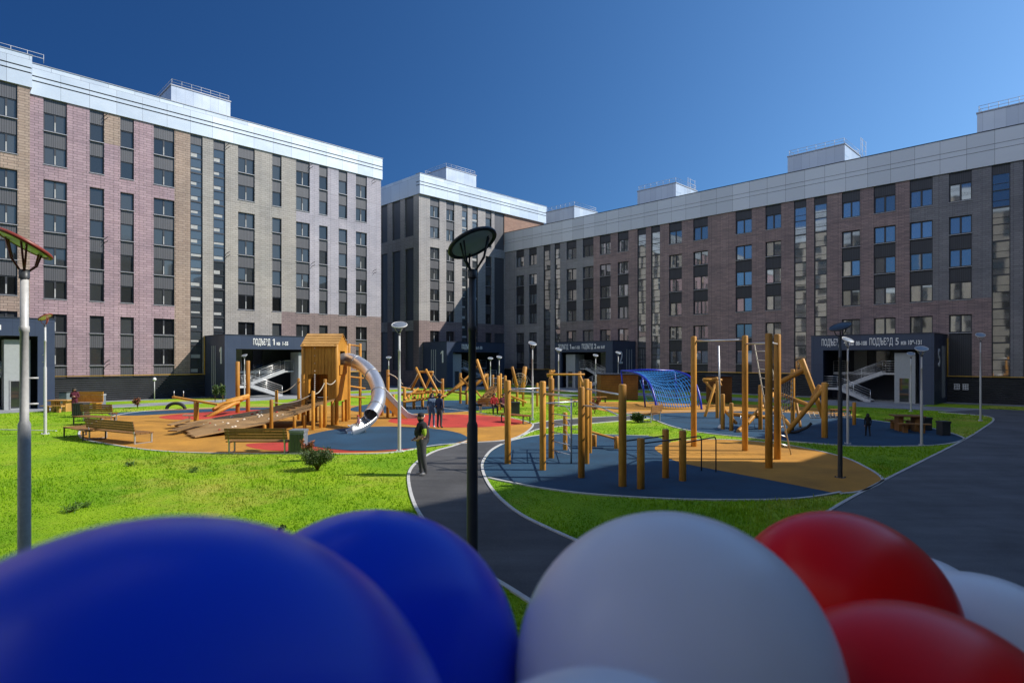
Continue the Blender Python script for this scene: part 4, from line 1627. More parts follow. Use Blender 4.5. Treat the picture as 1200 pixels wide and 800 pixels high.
block_bench('high backed plank bench in the sun behind the woman in burgundy', gp(103, 479.5), 0.0, 1.8)


def bin_(label, px, py, w, h, mat, lid, front=None, z=0.0, group=None):
    t = thing('litter_bin', label, 'bin', gp(px, py, z), 0.05, group or 'litter bins')
    s = MB()
    s.box(-w / 2, -w / 2, 0.03, w / 2, w / 2, h - 0.1)
    s.build('body', mat, t)
    if front:
        s = MB()
        for k in range(5):
            x = -w / 2 + w * (k + 0.5) / 5
            s.box(x - w * 0.085, -w / 2 - 0.025, 0.06, x + w * 0.085, -w / 2 - 0.002, h - 0.16)
        s.build('slatted_front', front, t)
    s = MB()
    s.box(-w / 2 - 0.02, -w / 2 - 0.02, h - 0.098, w / 2 + 0.02, w / 2 + 0.02, h)
    s.box(-w * 0.3, -w / 2 - 0.03, h - 0.075, w * 0.3, -w / 2 - 0.021, h - 0.03)
    s.build('lid', lid, t)
    s = MB()
    for sx in (-1, 1):
        s.box(sx * w * 0.4 - 0.03, -w * 0.4, 0, sx * w * 0.4 + 0.03, w * 0.4, 0.028)
    s.build('foot', 'frame_dark', t)
    return t


bin_('green fronted bin with a grey lid beside the long bench', 350, 530, 0.52, 0.86, 'bin_grey', 'bin_grey', 'bin_green', 0.02)
bin_('dark bin between the picnic table and the backed bench on the left', 95, 488.5, 0.6, 0.85, 'bin_dark', 'bin_dark', 'frame_dark')
bin_('grey box shaped bin behind the picnic table on the left', 76.5, 474, 0.55, 1.0, 'bin_grey', 'bin_dark')
bin_('pale topped bin right of the high plank bench', 116, 477, 0.6, 0.95, 'bin_grey', 'porch_grey')
bin_('dark bin right behind the shaded picnic table', 1085, 504, 0.36, 0.64, 'bin_dark', 'bin_dark')
bin_('dark bin furthest right on the blue pad near the kerb', 1105.5, 510, 0.38, 0.66, 'bin_dark', 'bin_dark')
bin_('dark bin at the end of the bench with two sitters', 604, 487, 0.5, 0.85, 'bin_dark', 'bin_dark')

# ------------------------------------------------------------------ wooden huts
def hut(label, px0, px1, ybase, ytop, D, dy=3.0):
    a, c = at(px0, ytop, D), at(px1, ytop, D)
    h = a.z
    t = thing('wooden_hut', label, 'shed', ((a.x + c.x) / 2, D, 0))
    w = c.x - a.x
    s = MB()
    n = int(h / 0.14)
    for k in range(n):
        z = 0.04 + k * (h - 0.12) / n
        s.box(-w / 2, 0, z, w / 2, 0.06, z + (h - 0.12) / n - 0.02)
        s.box(w / 2 + 0.002, 0.0, z, w / 2 + 0.06, dy, z + (h - 0.12) / n - 0.02)
        s.box(-w / 2 - 0.06, 0.0, z, -w / 2 - 0.002, dy, z + (h - 0.12) / n - 0.02)
    s.box(-w / 2 + 0.02, 0.07, 0, w / 2 - 0.02, dy, h - 0.1, 1)
    s.build('wall', ['hut_wood', 'core'], t)
    s = MB()
    s.box(-w / 2 - 0.12, -0.1, h - 0.078, w / 2 + 0.12, dy + 0.1, h)
    s.build('roof', 'navy_dark', t)


hut('brown slatted hut left of the blue net climber', 705, 747, 0, 438, 50.5, 2.5)
hut('small brown slatted hut right of the blue net climber, behind the log table', 838, 857, 0, 440, 47.0, 2.0)

# ------------------------------------------------------------------ plants
def leafy(name, label, cat, loc, R_, h, n, mats, leaf=0.06, needle=False, stems=6, group=None, seed=1):
    t = thing(name, label, cat, loc, 0, group)
    rr = random.Random(seed)
    st = MB()
    tips = []
    for k in range(stems):
        a = rr.uniform(0, 2 * PI)
        r = R_ * rr.uniform(0.35, 0.9)
        z = h * rr.uniform(0.55, 0.98)
        p1 = Vector((r * 0.35 * math.cos(a), r * 0.35 * math.sin(a), z * 0.55))
        p2 = Vector((r * math.cos(a), r * math.sin(a), z))
        st.tube([(0, 0, 0), p1, p2], [0.016, 0.011, 0.004], 5)
        tips += [(p1, p2)]
    st.build('stem', 'bark_bare', t)
    lf = MB()
    for k in range(n):
        p1, p2 = tips[rr.randrange(len(tips))]
        f = rr.uniform(0.1, 1.08)
        p = p1.lerp(p2, f) + Vector((rr.gauss(0, 1), rr.gauss(0, 1), rr.gauss(0, 1))) * R_ * 0.13
        if p.z < 0.02:
            p.z = 0.02
        d = Vector((rr.gauss(0, 1), rr.gauss(0, 1), rr.gauss(0.5, 0.8))).normalized()
        s = d.cross(Vector((rr.gauss(0, 1), rr.gauss(0, 1), rr.gauss(0, 1)))).normalized()
        L = leaf * rr.uniform(0.6, 1.3)
        W = L * (0.09 if needle else 0.3)
        lf.add([p, p + d * L * 0.5 + s * W, p + d * L, p + d * L * 0.5 - s * W], [(0, 1, 2, 3)], rr.randrange(len(mats)))
    lf.build('foliage', mats, t)
    return t


plain('needle', (0.045, 0.075, 0.02), 0.6, var=0.4, scale=3)
plain('needle_light', (0.09, 0.12, 0.03), 0.6, var=0.4, scale=3)
plain('leaf_red', (0.28, 0.07, 0.035), 0.6, var=0.4, scale=3)
plain('leaf_orange', (0.34, 0.13, 0.04), 0.6, var=0.4, scale=3)
plain('weed', (0.10, 0.20, 0.02), 0.6)
plain('leaf_green', (0.06, 0.13, 0.02), 0.6, var=0.4, scale=3)
leafy('pine_shrub', 'low dark green pine shrub on the lawn before the green fronted bin', 'shrub', gp(372, 551), 0.52, 0.62, 5200, ['needle', 'needle', 'needle_light', 'leaf_green'], 0.1, True, 22, seed=3)
leafy('red_shrub', 'small rusty red shrub behind the low pine shrub', 'shrub', gp(361, 540), 0.26, 0.72, 1200, ['leaf_red', 'leaf_orange'], 0.07, False, 10, seed=4)
leafy('red_shrub', 'round rusty shrub on the far grass beyond the exercise posts', 'shrub', gp(697, 485), 0.42, 1.0, 1000, ['leaf_red', 'leaf_orange'], 0.12, False, 9, seed=5)
leafy('red_shrub', 'small rusty shrub on the orange strip at the far left', 'shrub', gp(161.5, 478), 0.36, 0.7, 700, ['leaf_red', 'bark_bare'], 0.11, False, 8, seed=6)
leafy('grass_tuft', 'dense green clump at the tip of the grass below the net climber', 'plant', gp(747.5, 495), 0.4, 0.45, 900, ['leaf_green', 'needle'], 0.14, False, 9, seed=7)
leafy('sapling', 'left one of two young saplings before the sunlit porch', 'sapling', gp(252, 471), 0.3, 1.5, 500, ['leaf_green', 'needle_light'], 0.14, False, 6, seed=8)
leafy('sapling', 'right one of two young saplings before the sunlit porch', 'sapling', gp(261, 471), 0.3, 1.6, 500, ['leaf_green', 'needle_light'], 0.14, False, 6, seed=9)
leafy('seedling', 'dark sprig of leaves standing alone on the lawn just above the blue balloons', 'plant', gp(330, 632), 0.09, 0.27, 60, ['leaf_green', 'needle'], 0.07, False, 4, seed=10)
for k, (px, py, s_) in enumerate(((225, 553, 0.22), (82, 600, 0.26), (98, 594, 0.2), (152, 546, 0.2))):
    leafy('weed_clump', ('dark weed clump on the lawn below the ramp', 'larger weed clump on the lawn beside the near left lamp', 'small weed clump right above the larger one by the near left lamp',
                         'weed clump on the lawn below the leftmost backed bench')[k], 'plant', gp(px, py), s_, 0.10, 160, ['leaf_green', 'weed'], 0.1, True, 7, 'weed clumps on the lawn', seed=20 + k)
b = MB()
t = thing('tyre_arch', 'black half buried tyre on the blue strip at the far left', 'tyre', gp(206, 479.5), 0.1)
b.tube([(0.6 * math.cos(a), 0, 0.42 * math.sin(a)) for a in [PI * k / 14 for k in range(15)]], 0.11, 10)
b.build('tyre', 'rubber_black', t)

# ------------------------------------------------------------------ play equipment
wood('log_end', (0.62, 0.42, 0.2), (0.45, 0.27, 0.11))


def play(name, label, px, py, cat='play equipment', group=None):
    return thing(name, label, cat, gp(px, py), 0, group)


def G(px, ybase, z=0.0):
    d = dep(ybase)
    return Vector(((px - CX) / F * d, d, z))


def post(t, px, ytop, ybase, r=0.11, name='post', mat='pine', foot=False):
    p = G(px, ybase)
    h = CZ + (HY - ytop) * p.y / F
    MB().log(p - Vector((0, 0, 0.02)), p + Vector((0, 0, h)), r, 12).build(name, [mat, 'log_end'], t, world=True)
    return p + Vector((0, 0, h))


def beam(t, a, b, r=0.09, name='log', mat='pine'):
    pa = at(*a) if not isinstance(a, Vector) else a
    pb = at(*b) if not isinstance(b, Vector) else b
    MB().log(pa, pb, r, 10).build(name, [mat, 'log_end'], t, world=True)


def bar(t, pts, r=0.03, name='bar', mat='steel'):
    MB().tube([at(*p) if not isinstance(p, Vector) else p for p in pts], r, 8).build(name, mat, t, world=True)


def sag(a, b, d, n=8):
    return [a.lerp(b, i / n) - Vector((0, 0, d * 4 * (i / n) * (1 - i / n))) for i in range(n + 1)]


# --- the playhouse on posts
t = play('playhouse_tower', 'tall wooden playhouse on posts with a plank roof, its ramp and tube slide leading off', 385, 496)
X0, X1, Y0, Y1 = -10.95, -9.22, 31.6, 33.5
ZF, ZE, ZR = 1.34, 4.25, 4.78
for x, y in ((X0, Y0), (X1, Y0), (X0, Y1), (X1, Y1)):
    MB().log((x, y, 0), (x, y, ZE), 0.11).build('post', 'pine', t, world=True)
MB().box(X0, Y0, ZF - 0.1, X1, Y1, ZF).build('platform', 'deck_wood', t, world=True)
w = MB()
n = 9
for k in range(n):                        # front: planks above, a doorway below
    a, b2 = X0 + 0.1 + (X1 - X0 - 0.2) * k / n, X0 + 0.1 + (X1 - X0 - 0.2) * (k + 1) / n
    z0 = 2.68 if 1 <= k <= 6 else ZF + 0.02
    w.box(a + 0.006, Y0 - 0.05 - 0.012 * (k % 2), z0, b2 - 0.006, Y0 - 0.012 * (k % 2), ZE - 0.02)
w.build('front_wall', 'pine', t, world=True)
for xx, nm in ((X0 - 0.03, 'side_wall'), (X1 + 0.03, 'side_wall')):
    w = MB()
    for k in range(9):
        a, b2 = Y0 + 0.1 + (Y1 - Y0 - 0.2) * k / 9, Y0 + 0.1 + (Y1 - Y0 - 0.2) * (k + 1) / 9
        yc = (a + b2) / 2
        top = ZE + (ZR - ZE) * (1 - abs(yc - (Y0 + Y1) / 2) / ((Y1 - Y0) / 2)) - 0.04
        z0 = ZF - 0.1
        if xx > -10 and 2 <= k <= 6:
            w.box(xx - 0.025, a + 0.006, z0, xx + 0.025, b2 - 0.006, 2.7)
            z0 = 3.9
        w.box(xx - 0.025, a + 0.006, z0, xx + 0.025, b2 - 0.006, top)
    w.build(nm, 'pine', t, world=True)
w = MB()
for k in range(9):
    a, b2 = X0 + 0.1 + (X1 - X0 - 0.2) * k / 9, X0 + 0.1 + (X1 - X0 - 0.2) * (k + 1) / 9
    w.box(a + 0.006, Y1, ZF + 0.02, b2 - 0.006, Y1 + 0.045, ZE - 0.02)
w.build('back_wall', 'pine', t, world=True)
ym = (Y0 + Y1) / 2
for sy in (-1, 1):                        # two boarded roof slopes
    w = MB()
    e = Vector((0, sy * ((Y1 - Y0) / 2 + 0.14), ZE - 0.12 - ZR))
    for k in range(5):
        p = e * (k / 5.0)
        q = e * ((k + 1.12) / 5.0)
        c = (p + q) / 2 + Vector((0, ym, ZR + 0.06 - 0.01 * k + 0.0))
        w.plank(Vector((X0 - 0.12, c.y, c.z)), Vector((X1 + 0.08, c.y, c.z)), (q - p).length, 0.03, up=Vector((0, sy * -e.z * sy * sy if False else 0.45 * sy, 0.85)))
    w.build('roof', 'pine_pale', t, world=True)
w = MB()
for k in range(12):
    w.lathe([(0, -0.05), (0.05, 0), (0, 0.05)], 6, 0, (X0 + 0.62, Y0 - 0.1, ZF + 0.1 + k * 0.11))
w.build('chain', 'steel', t, world=True)
for k in range(4):
    MB().lathe([(0, -0.04), (0.04, 0), (0, 0.04)], 6, 0, (X0 + 0.62, Y0 - 0.1, ZE - 0.2 - k * 0.4)).build('climbing_hold', 'hold_pale', t, world=True)
# posts that carry the platform and the platform behind
for px, yt, yb in ((357, 486, 504), (367, 480, 503), (376, 474, 501.5), (380.5, 470, 501), (389.5, 468, 498.5), (409, 402.5, 492), (422, 402.5, 489), (361, 470, 494), (402, 470, 494)):
    post(t, px, yt, yb, 0.085)
for (a, b2) in (((408, 441, 34.2), (426, 443, 35.4)), ((408, 452, 34.2), (428, 455, 35.6)), ((408, 464, 34.2), (428, 466, 35.6)), ((410, 404, 34.3), (422, 405.5, 35.6))):
    beam(t, a, b2, 0.045, 'rail')
# broad ramp in three slopes between a near and a far edge
def rz_(px, py, z):
    d = (CZ - z) * F / (py - HY)
    return Vector(((px - CX) / F * d, d, z))


NE = [rz_(230, 511.5, 0.10), rz_(310, 496.5, 0.40), rz_(345, 486.5, 0.74), Vector((X1 - 0.05, Y0 - 0.12, 1.36))]
FE = [rz_(207, 497.5, 0.14), rz_(270, 486.5, 0.36), rz_(312, 479.5, 0.68), Vector((X0 - 0.45, Y1 - 0.1, 1.36))]
NP = 13
for i in range(3):
    w = MB()
    for k in range(NP):
        f = (k + 0.5) / NP
        a, b2 = NE[i].lerp(FE[i], f), NE[i + 1].lerp(FE[i + 1], f)
        d = b2 - a
        wd = 0.5 * ((FE[i] - NE[i]).length + (FE[i + 1] - NE[i + 1]).length) / NP
        nrm = d.cross(FE[i] - NE[i]).normalized()
        wd *= abs(nrm.dot(d.normalized().cross((FE[i] - NE[i]).normalized()))) + 0.02
        rag = RN.uniform(-0.06, 0.0) if i == 0 else 0
        w.plank(a + d * rag, b2 + d * 0.01, wd - 0.012, 0.05, up=nrm if nrm.z > 0 else -nrm)
    w.build('ramp_deck', 'deck_wood', t, world=True)
    for e in (NE, FE):
        if e[i + 1].z > 0.3 and i < 2:
            p = e[i + 1]
            MB().log((p.x, p.y, 0), (p.x, p.y, p.z - 0.04), 0.08).build('post', 'pine', t, world=True)
for k in range(24):
    i = RN.choice((0, 0, 1))
    f, g_ = RN.uniform(0.25, 0.98), RN.uniform(0.1, 0.85)
    p = NE[i].lerp(NE[i + 1], f).lerp(FE[i].lerp(FE[i + 1], f), g_) + Vector((0, 0, 0.03))
    s = RN.uniform(0.05, 0.09)
    MB().lathe([(0, s * 0.7), (s * 0.7, s * 0.5), (s, 0), (s * 0.9, -0.03)], 8, 0, p).build('climbing_hold', 'rubber_red' if k % 5 == 0 else 'hold_pale', t, world=True)
for k in range(6):
    f = 0.12 + 0.14 * k
    p = NE[2].lerp(NE[3], f).lerp(FE[2].lerp(FE[3], f), 0.6) + Vector((0, 0, 0.05))
    q = NE[2].lerp(NE[3], f + 0.04).lerp(FE[2].lerp(FE[3], f + 0.04), 0.35) + Vector((0, 0, 0.05))
    MB().plank(p, q, 0.09, 0.06).build('foot_cleat', 'bench_wood', t, world=True)
for (a, b2) in (((202, 505), (238, 494)), ((198, 498), (222, 491))):
    p, q = gp(*a, 0.2), gp(*b2, 0.42)
    MB().plank(p, q, 0.5, 0.05).build('ramp_flap', 'deck_wood', t, world=True)
tops = [post(t, px, yt, yb, 0.085, 'rope_post') for px, yt, yb in ((318, 468, 506), (367, 458, 504), (381, 444, 501))]
back = [post(t, px, yt, yb, 0.085, 'rope_post') for px, yt, yb in ((324, 457, 493), (350, 443, 492))]
hand = [tops[1], tops[2]], [back[0], back[1]], [tops[0], tops[1]]
for a, b2 in hand + ([tops[2], Vector((X1, Y0, 2.55))], [back[1], Vector((X0, Y1, 2.4))]):
    MB().tube(sag(a - Vector((0, 0, 0.12)), b2 - Vector((0, 0, 0.12)), 0.22), 0.022, 6).build('handrail_rope', 'rope', t, world=True)

# --- tube slide
t = play('tube_slide', 'shiny steel tube slide curving down from the playhouse to the blue surface', 420, 506, 'slide')
key = [(399, 421.5, 33.0), (408, 421.3, 33.0), (416, 423.5, 32.8), (425, 428.5, 32.4), (433, 435.5, 31.9), (439.5, 445, 31.3), (443.2, 456, 30.6), (443.5, 467, 29.9), (440.5, 477, 29.3), (434.5, 486.5, 28.7)]
pts = spline([at(*k) for k in key], 5, False)
MB().sweep(pts, 0.36, 0, 2 * PI, 22, 0.02).build('tube', 'steel', t, world=True)
q = MB()
for i in (11, 22, 32, 40):
    d = (pts[min(i + 1, len(pts) - 1)] - pts[i - 1]).normalized() * 0.03
    q.sweep([pts[i] - d, pts[i] + d], 0.385, 0, 2 * PI, 22, 0.02)
q.build('flange', 'steel_soft', t, world=True)
tr = spline([pts[-1], at(427, 493.5, 28.25), at(418, 499.5, 27.9), at(408.5, 504, 27.65)], 5, False)
MB().sweep(tr, 0.37, PI * 0.5, PI * 1.5, 14, 0.02).build('trough', 'steel', t, world=True)
p = at(428, 500, 28.2)
MB().tube([(p.x, p.y, 0), (p.x, p.y, 0.35)], 0.03, 8).build('leg', 'steel_soft', t, world=True)
p = pts[24]
MB().plank(Vector((X1 + 0.09, 31.9, 2.9)), Vector((X1 + 0.09, 33.2, 2.9)), 0.05, 0.5).build('entry_panel', 'pine', t, world=True)

# --- metal trough slide further back
t = play('trough_slide', 'grey metal trough slide beyond the tube slide, partly hidden by the lamp', 470, 489, 'slide')
a, b2 = at(451.5, 453.5, 35.0), at(482, 482.5, 35.4)
c = Vector((b2.x + 0.75, b2.y + 0.05, 0.2))
pl = [a, a.lerp(b2, 0.33) + Vector((0, 0, -0.05)), a.lerp(b2, 0.66) + Vector((0, 0, -0.1)), b2 + Vector((0, 0, -0.06)), c]
pl = spline(pl, 4, False)
MB().sweep(pl, 0.42, PI * 0.55, PI * 1.45, 10, 0.02).build('chute', 'steel_soft', t, world=True)
sd = Vector((0.1, -0.99, 0))
for nm, mt, h0, h1 in (('side_panel', 'steel_soft', 0.02, 0.42), ('side_board', 'pine', 0.44, 0.95)):
    q = MB()
    for i in range(0, len(pl) - 2):
        x, y = pl[i], pl[i + 1]
        lo = lambda p, h: Vector((p.x, p.y, max(0.02, p.z - h)))
        e = [lo(x, h0), lo(y, h0), lo(y, h1), lo(x, h1)]
        q.add([p + sd * 0.42 for p in e] + [p + sd * 0.37 for p in e], [(0, 1, 2, 3), (7, 6, 5, 4), (0, 4, 5, 1), (3, 2, 6, 7)])
    q.build(nm, mt, t, world=True)
for px, yt, yb in ((454.5, 433, 489), (447.5, 446, 487), (461, 462, 488)):
    post(t, px, yt, yb, 0.1)
bar(t, [(455, 437, 35.3), (463, 441, 36.5), (472, 450, 38)], 0.025, 'handrail_rope', 'rope')

# --- log bridge with crossed poles
t = play('log_bridge', 'orange log rope bridge with two pairs of crossed poles behind the couple', 500, 474)
D = 42.0
for a, b2 in (((472, 471, 40.5), (523, 463.5, 42.5)), ((469, 453.5, 43), (488, 457.5, 43.5)), ((470, 462, 42), (522, 458.5, 43)), ((486, 458, 43.2), (521, 459, 43.6)), ((474, 468, 40.8), (490, 455, 43.8))):
    beam(t, a, b2, 0.085)
for a, b2, r in (((487.5, 430.5, 42), (499, 456, 41), 0.085), ((491.5, 437, 42.2), (482, 457, 43), 0.085), ((499, 432.5, 42), (514, 461, 41.5), 0.085), ((507.5, 435, 42.2), (496.5, 459, 42.6), 0.085),
                 ((490, 435.5, 42.1), (507.5, 436, 42.1), 0.07)):
    beam(t, a, b2, r, 'crossed_pole')
for px, yt, yb in ((518.5, 443.5, 478), (516, 457, 479), (505, 454, 478), (474, 455, 480), (495, 457, 477), (485, 464, 479)):
    post(t, px, yt, yb, 0.11)
q = MB()
for k in range(12):
    f = (k + 0.5) / 12
    p, s_ = at(473 + 48 * f, 468.5 - 6 * f, 41), at(475 + 46 * f, 461.5 - 2 * f, 43)
    q.log(p, s_, 0.05, 8)
q.build('rung', 'pine', t, world=True)
for a, b2 in (((490, 436, 42), (476, 456, 42)), ((507, 437, 42), (519, 448, 42.5))):
    MB().tube(sag(at(*a), at(*b2), 0.2), 0.018, 5).build('rope', 'rope', t, world=True)

# --- log jungle in the middle
t = play('log_climber', 'tangle of leaning pine logs before the half shaded corner porch', 560, 474)
for a, b2, r in (((528, 459, 43.5), (551, 439.5, 44), 0.09), ((523, 463, 43), (546, 447, 43.5), 0.085), ((539, 441.5, 43.2), (556, 459, 42.8), 0.08), ((545, 462, 43), (553, 438, 44), 0.09),
                 ((558.7, 421, 43), (571.5, 459, 42.6), 0.11), ((556, 452, 42.5), (570.5, 438.5, 43), 0.12), ((557, 431, 43), (561.5, 428.5, 43), 0.09), ((558, 458, 42), (566, 468, 41), 0.06),
                 ((524, 458, 43), (545, 461, 43), 0.06), ((550, 461, 42.5), (562, 474, 41.5), 0.05)):
    beam(t, a, b2, r)
for px, yt, yb in ((539.5, 437, 473), (570.8, 437.5, 476), (577.5, 439, 475), (584, 440, 481), (586.5, 437.5, 480), (592, 440, 478), (547, 460, 474)):
    post(t, px, yt, yb, 0.1)
a, b2 = at(566, 470.5, 41.0), at(580.5, 453, 42.2)
MB().plank(a, b2, 1.0, 0.07, up=(-0.5, -0.5, 0.7)).build('climbing_ramp', 'pine_pale', t, world=True)
for k in range(14):
    q = MB()
    p = a.lerp(b2, RN.uniform(0.1, 0.95)) + Vector((RN.uniform(-0.3, 0.3), RN.uniform(-0.3, -0.1), 0.1))
    q.lathe([(0, 0.06), (0.06, 0), (0.05, -0.04)], 6, 0, p)
    q.build('climbing_hold', 'hut_wood', t, world=True)
bar(t, [(578, 443, 43), (592, 443, 43.5)], 0.03, 'bar', 'steel')
bar(t, [(578, 449, 43), (592, 449.5, 43.5)], 0.03, 'bar', 'steel')
q = MB()
for k in range(5):
    q.tube([at(578 + 3.2 * k, 443, 43.2), at(577 + 3.2 * k, 455, 42.6)], 0.014, 4)
for k in range(4):
    q.tube([at(577, 446 + 3 * k, 42.9), at(591, 446 + 3 * k, 43)], 0.014, 4)
q.build('climbing_net', 'rope_dark', t, world=True)

# --- second, smaller tangle
t = play('log_climber', 'pair of leaning thick logs with a rope web right of the two sitters', 608, 476)
for a, b2, r in (((600, 429.5, 42), (605.5, 452, 42), 0.11), ((615.3, 429.5, 42.3), (611.5, 462, 42), 0.16), ((599, 464, 41), (617, 471.5, 40.5), 0.07), ((598, 468, 41), (606, 476, 40), 0.06), ((604, 452, 42), (616, 452, 42.2), 0.06)):
    beam(t, a, b2, r)
for px, yt, yb in ((606, 450, 477), (613, 450, 476), (629.5, 448.5, 476)):
    post(t, px, yt, yb, 0.09)
q = MB()
c = at(609, 446, 42)
for rr_ in (0.18, 0.36, 0.52):
    q.tube([c + Vector((rr_ * math.cos(2 * PI * k / 14), 0, rr_ * math.sin(2 * PI * k / 14))) for k in range(15)], 0.016, 4)
for k in range(7):
    q.tube([c, c + Vector((0.55 * math.cos(2 * PI * k / 7), 0, 0.55 * math.sin(2 * PI * k / 7)))], 0.016, 4)
q.build('rope_web', 'rope', t, world=True)
MB().tube([at(617, 440, 42.2), at(625, 452, 42.5)], 0.02, 5).build('rope', 'rope_dark', t, world=True)

# --- log frame on the far grass
t = play('log_gantry', 'plain gallows frame of peeled logs behind the exercise bars', 662, 478)
post(t, 645.5, 433.5, 478, 0.13)
post(t, 679.3, 435, 477, 0.12)
beam(t, (640.5, 438.6, 41.6), (685, 438.6, 42.2), 0.075, 'crossbeam')
beam(t, (641.5, 441, 41.8), (650, 434, 42), 0.08, 'brace')
beam(t, (679.5, 440, 42), (686, 456, 41.5), 0.09, 'brace')

# --- seesaw like balance beam and its posts, far left
t = play('balance_beam', 'long tilted balance log on a short post at the far left of the pad', 230, 494)
post(t, 230, 470, 494.5, 0.13)
a, b2 = at(203, 465, 33.5), at(256, 474, 32.8)
MB().plank(a, b2, 0.2, 0.1).build('balance_log', 'pine', t, world=True)
for px in (204, 215):
    p = at(px, 464.5, 33.4)
    MB().tube([p, p + Vector((0, 0, 0.32))], 0.02, 6).build('handle', 'steel_soft', t, world=True)
t = play('log_ramp', 'stack of slanting logs leaning between two tall posts left of the ramp', 278, 484)
for px, yt, yb in ((278.5, 423.5, 484), (290.5, 422.5, 482.5)):
    post(t, px, yt, yb, 0.13)
for a, b2, r in (((242, 489, 36), (277, 471.5, 37.5), 0.12), ((249, 480, 36.5), (281, 471, 37.8), 0.1), ((256, 474, 37), (284, 467, 38), 0.1), ((265, 470, 37.5), (292, 463, 38.5), 0.11), ((278, 470, 38), (291, 464, 38.5), 0.14), ((250, 479, 36), (262, 472, 37), 0.09)):
    beam(t, a, b2, r)
t = play('spring_toy', 'small pale spring rocker on the orange surface left of the ramp', 222, 494)
MB().tube([Vector(t.location) + Vector((0.05 * math.cos(k), 0.05 * math.sin(k), 0.012 * k)) for k in range(26)], 0.012, 5).build('spring', 'steel_soft', t, world=True)
MB().plank(Vector(t.location) + Vector((-0.35, 0, 0.36)), Vector(t.location) + Vector((0.35, 0, 0.36)), 0.14, 0.08).build('seat', 'hold_pale', t, world=True)

# --- blue net dome
t = play('net_climber', 'blue arched net climber like a curved roof, cyan ropes between blue tubes', 790, 478)
def arch(x0, lean, w):
    k = [Vector((x0, 41.1, 0)), Vector((x0 - 0.05, 41.25, 0.7)), Vector((x0 - 0.22 * w, 41.9, 1.65)), Vector((x0 - 0.55 * w, 43.0, 2.25)), Vector((x0 - 1.0 * w, 44.5, 2.5)), Vector((x0 - 1.45 * w + lean, 46.3, 2.55))]
    return spline(k, 5, False)
A = arch(9.85, 0.0, 1.0)
B_ = arch(12.95, 0.35, 0.55)
for a in (A, B_):
    MB().tube(a, 0.075, 10).build('arch', 'arch_blue', t, world=True)
MB().tube([A[-1], A[-1].lerp(B_[-1], 0.5) + Vector((0, 0, 0.08)), B_[-1]], 0.075, 8).build('crossbar', 'arch_blue', t, world=True)
for e in (A[-1], B_[-1], A[15]):
    MB().tube([e, Vector((e.x + 0.25, e.y + 0.1, 0))], 0.06, 8).build('leg', 'arch_blue', t, world=True)
q = MB()
NU, NV = 18, len(A)
def netp(i, f):
    p = A[i].lerp(B_[i], f)
    s = math.sin(PI * f) * math.sin(PI * min(1, i / (NV - 1) * 1.0))
    return p + Vector((0, 0.25 * s, -0.42 * s))
for j in range(NU + 1):
    q.tube([netp(i, j / NU) for i in range(2, NV)], 0.028, 4)
for i in range(3, NV, 2):
    q.tube([netp(i, j / NU) for j in range(NU + 1)], 0.028, 4)
q.build('net', 'net_blue', t, world=True)
q = MB()                                     # lower hammock net under the roof
for j in range(0, 13, 2):
    q.tube([Vector((9.7 + 3 * j / 12, 42.6 + 0.25 * k, 0.35 + 1.5 * (k / 12) ** 1.4)) for k in range(13)], 0.017, 4)
for k in range(0, 13, 2):
    q.tube([Vector((9.7 + 3 * j / 12, 42.6 + 0.25 * k, 0.35 + 1.5 * (k / 12) ** 1.4)) for j in range(13)], 0.017, 4)
q.build('hammock_net', 'net_blue', t, world=True)

# --- log table like climber, right of the net
t = play('log_stand', 'crossed log stand shaped like an hourglass between net climber and tall posts', 836, 492)
for a, b2, r in (((823.5, 444.6, 36.5), (846, 445.5, 36.5), 0.1), ((825, 447, 37), (841, 443, 36.2), 0.09), ((838, 450, 36), (826, 488, 35.5), 0.085), ((827, 447, 36.5), (837.5, 460, 36), 0.08), ((842, 444, 36.2), (845, 452, 36), 0.07), ((827, 476, 36), (842, 475, 36), 0.06)):
    beam(t, a, b2, r)
post(t, 840.5, 446, 490, 0.1)
t = play('climbing_pole', 'thin grey steel pole standing left of the tall pine posts', 844, 501)
p, q_ = gp(844.5, 501.5), at(842, 405, dep(501.5))
MB().tube([p, q_], 0.045, 8).build('pole', 'steel_soft', t, world=True)
MB().lathe([(0, 0), (0.16, 0), (0.14, 0.08), (0.06, 0.14), (0.06, 0.2)], 10, 0, p).build('base', 'white_paint', t, world=True)

# --- big log climber on the far blue pad
t = play('log_climber', 'large climber of long leaning logs with a black net, right of the tall posts', 925, 500)
for a, b2, r in (((908, 451, 30.5), (944, 432.5, 29.5), 0.13), ((939.5, 420.5, 29), (965, 489, 28.5), 0.12), ((969.5, 449, 27.2), (921, 508, 28), 0.115), ((961.5, 451.5, 27.6), (952, 468.5, 27.6), 0.13),
                 ((906.5, 461, 31), (866, 507, 28.6), 0.11), ((857, 485, 30), (905, 489.5, 29.6), 0.1), ((915, 462, 31), (949, 475, 29), 0.1), ((916, 487, 29), (929, 503, 28), 0.09), ((889.5, 458, 30), (900, 470, 30.5), 0.07),
                 ((848, 479, 30), (863, 496, 29), 0.08), ((865, 505, 28.4), (872, 498, 29.5), 0.1), ((933, 470, 31), (938, 500, 30), 0.07)):
    beam(t, a, b2, r)
for px, yt, yb, r in ((966.3, 448, 513, 0.13), (929, 432.5, 497, 0.11), (891, 451, 503.5, 0.1), (847, 461.5, 503, 0.1), (857, 472, 505, 0.1), (1001, 471, 498, 0.09)):
    post(t, px, yt, yb, r)
q = MB()
for k in range(8):
    a, b2 = at(912 + 2.4 * k, 449.5 - 1.3 * k, 30.3), at(906 + 3.2 * k, 486 - 0.8 * k, 29.6)
    q.tube(sag(a, b2, 0.12), 0.02, 4)
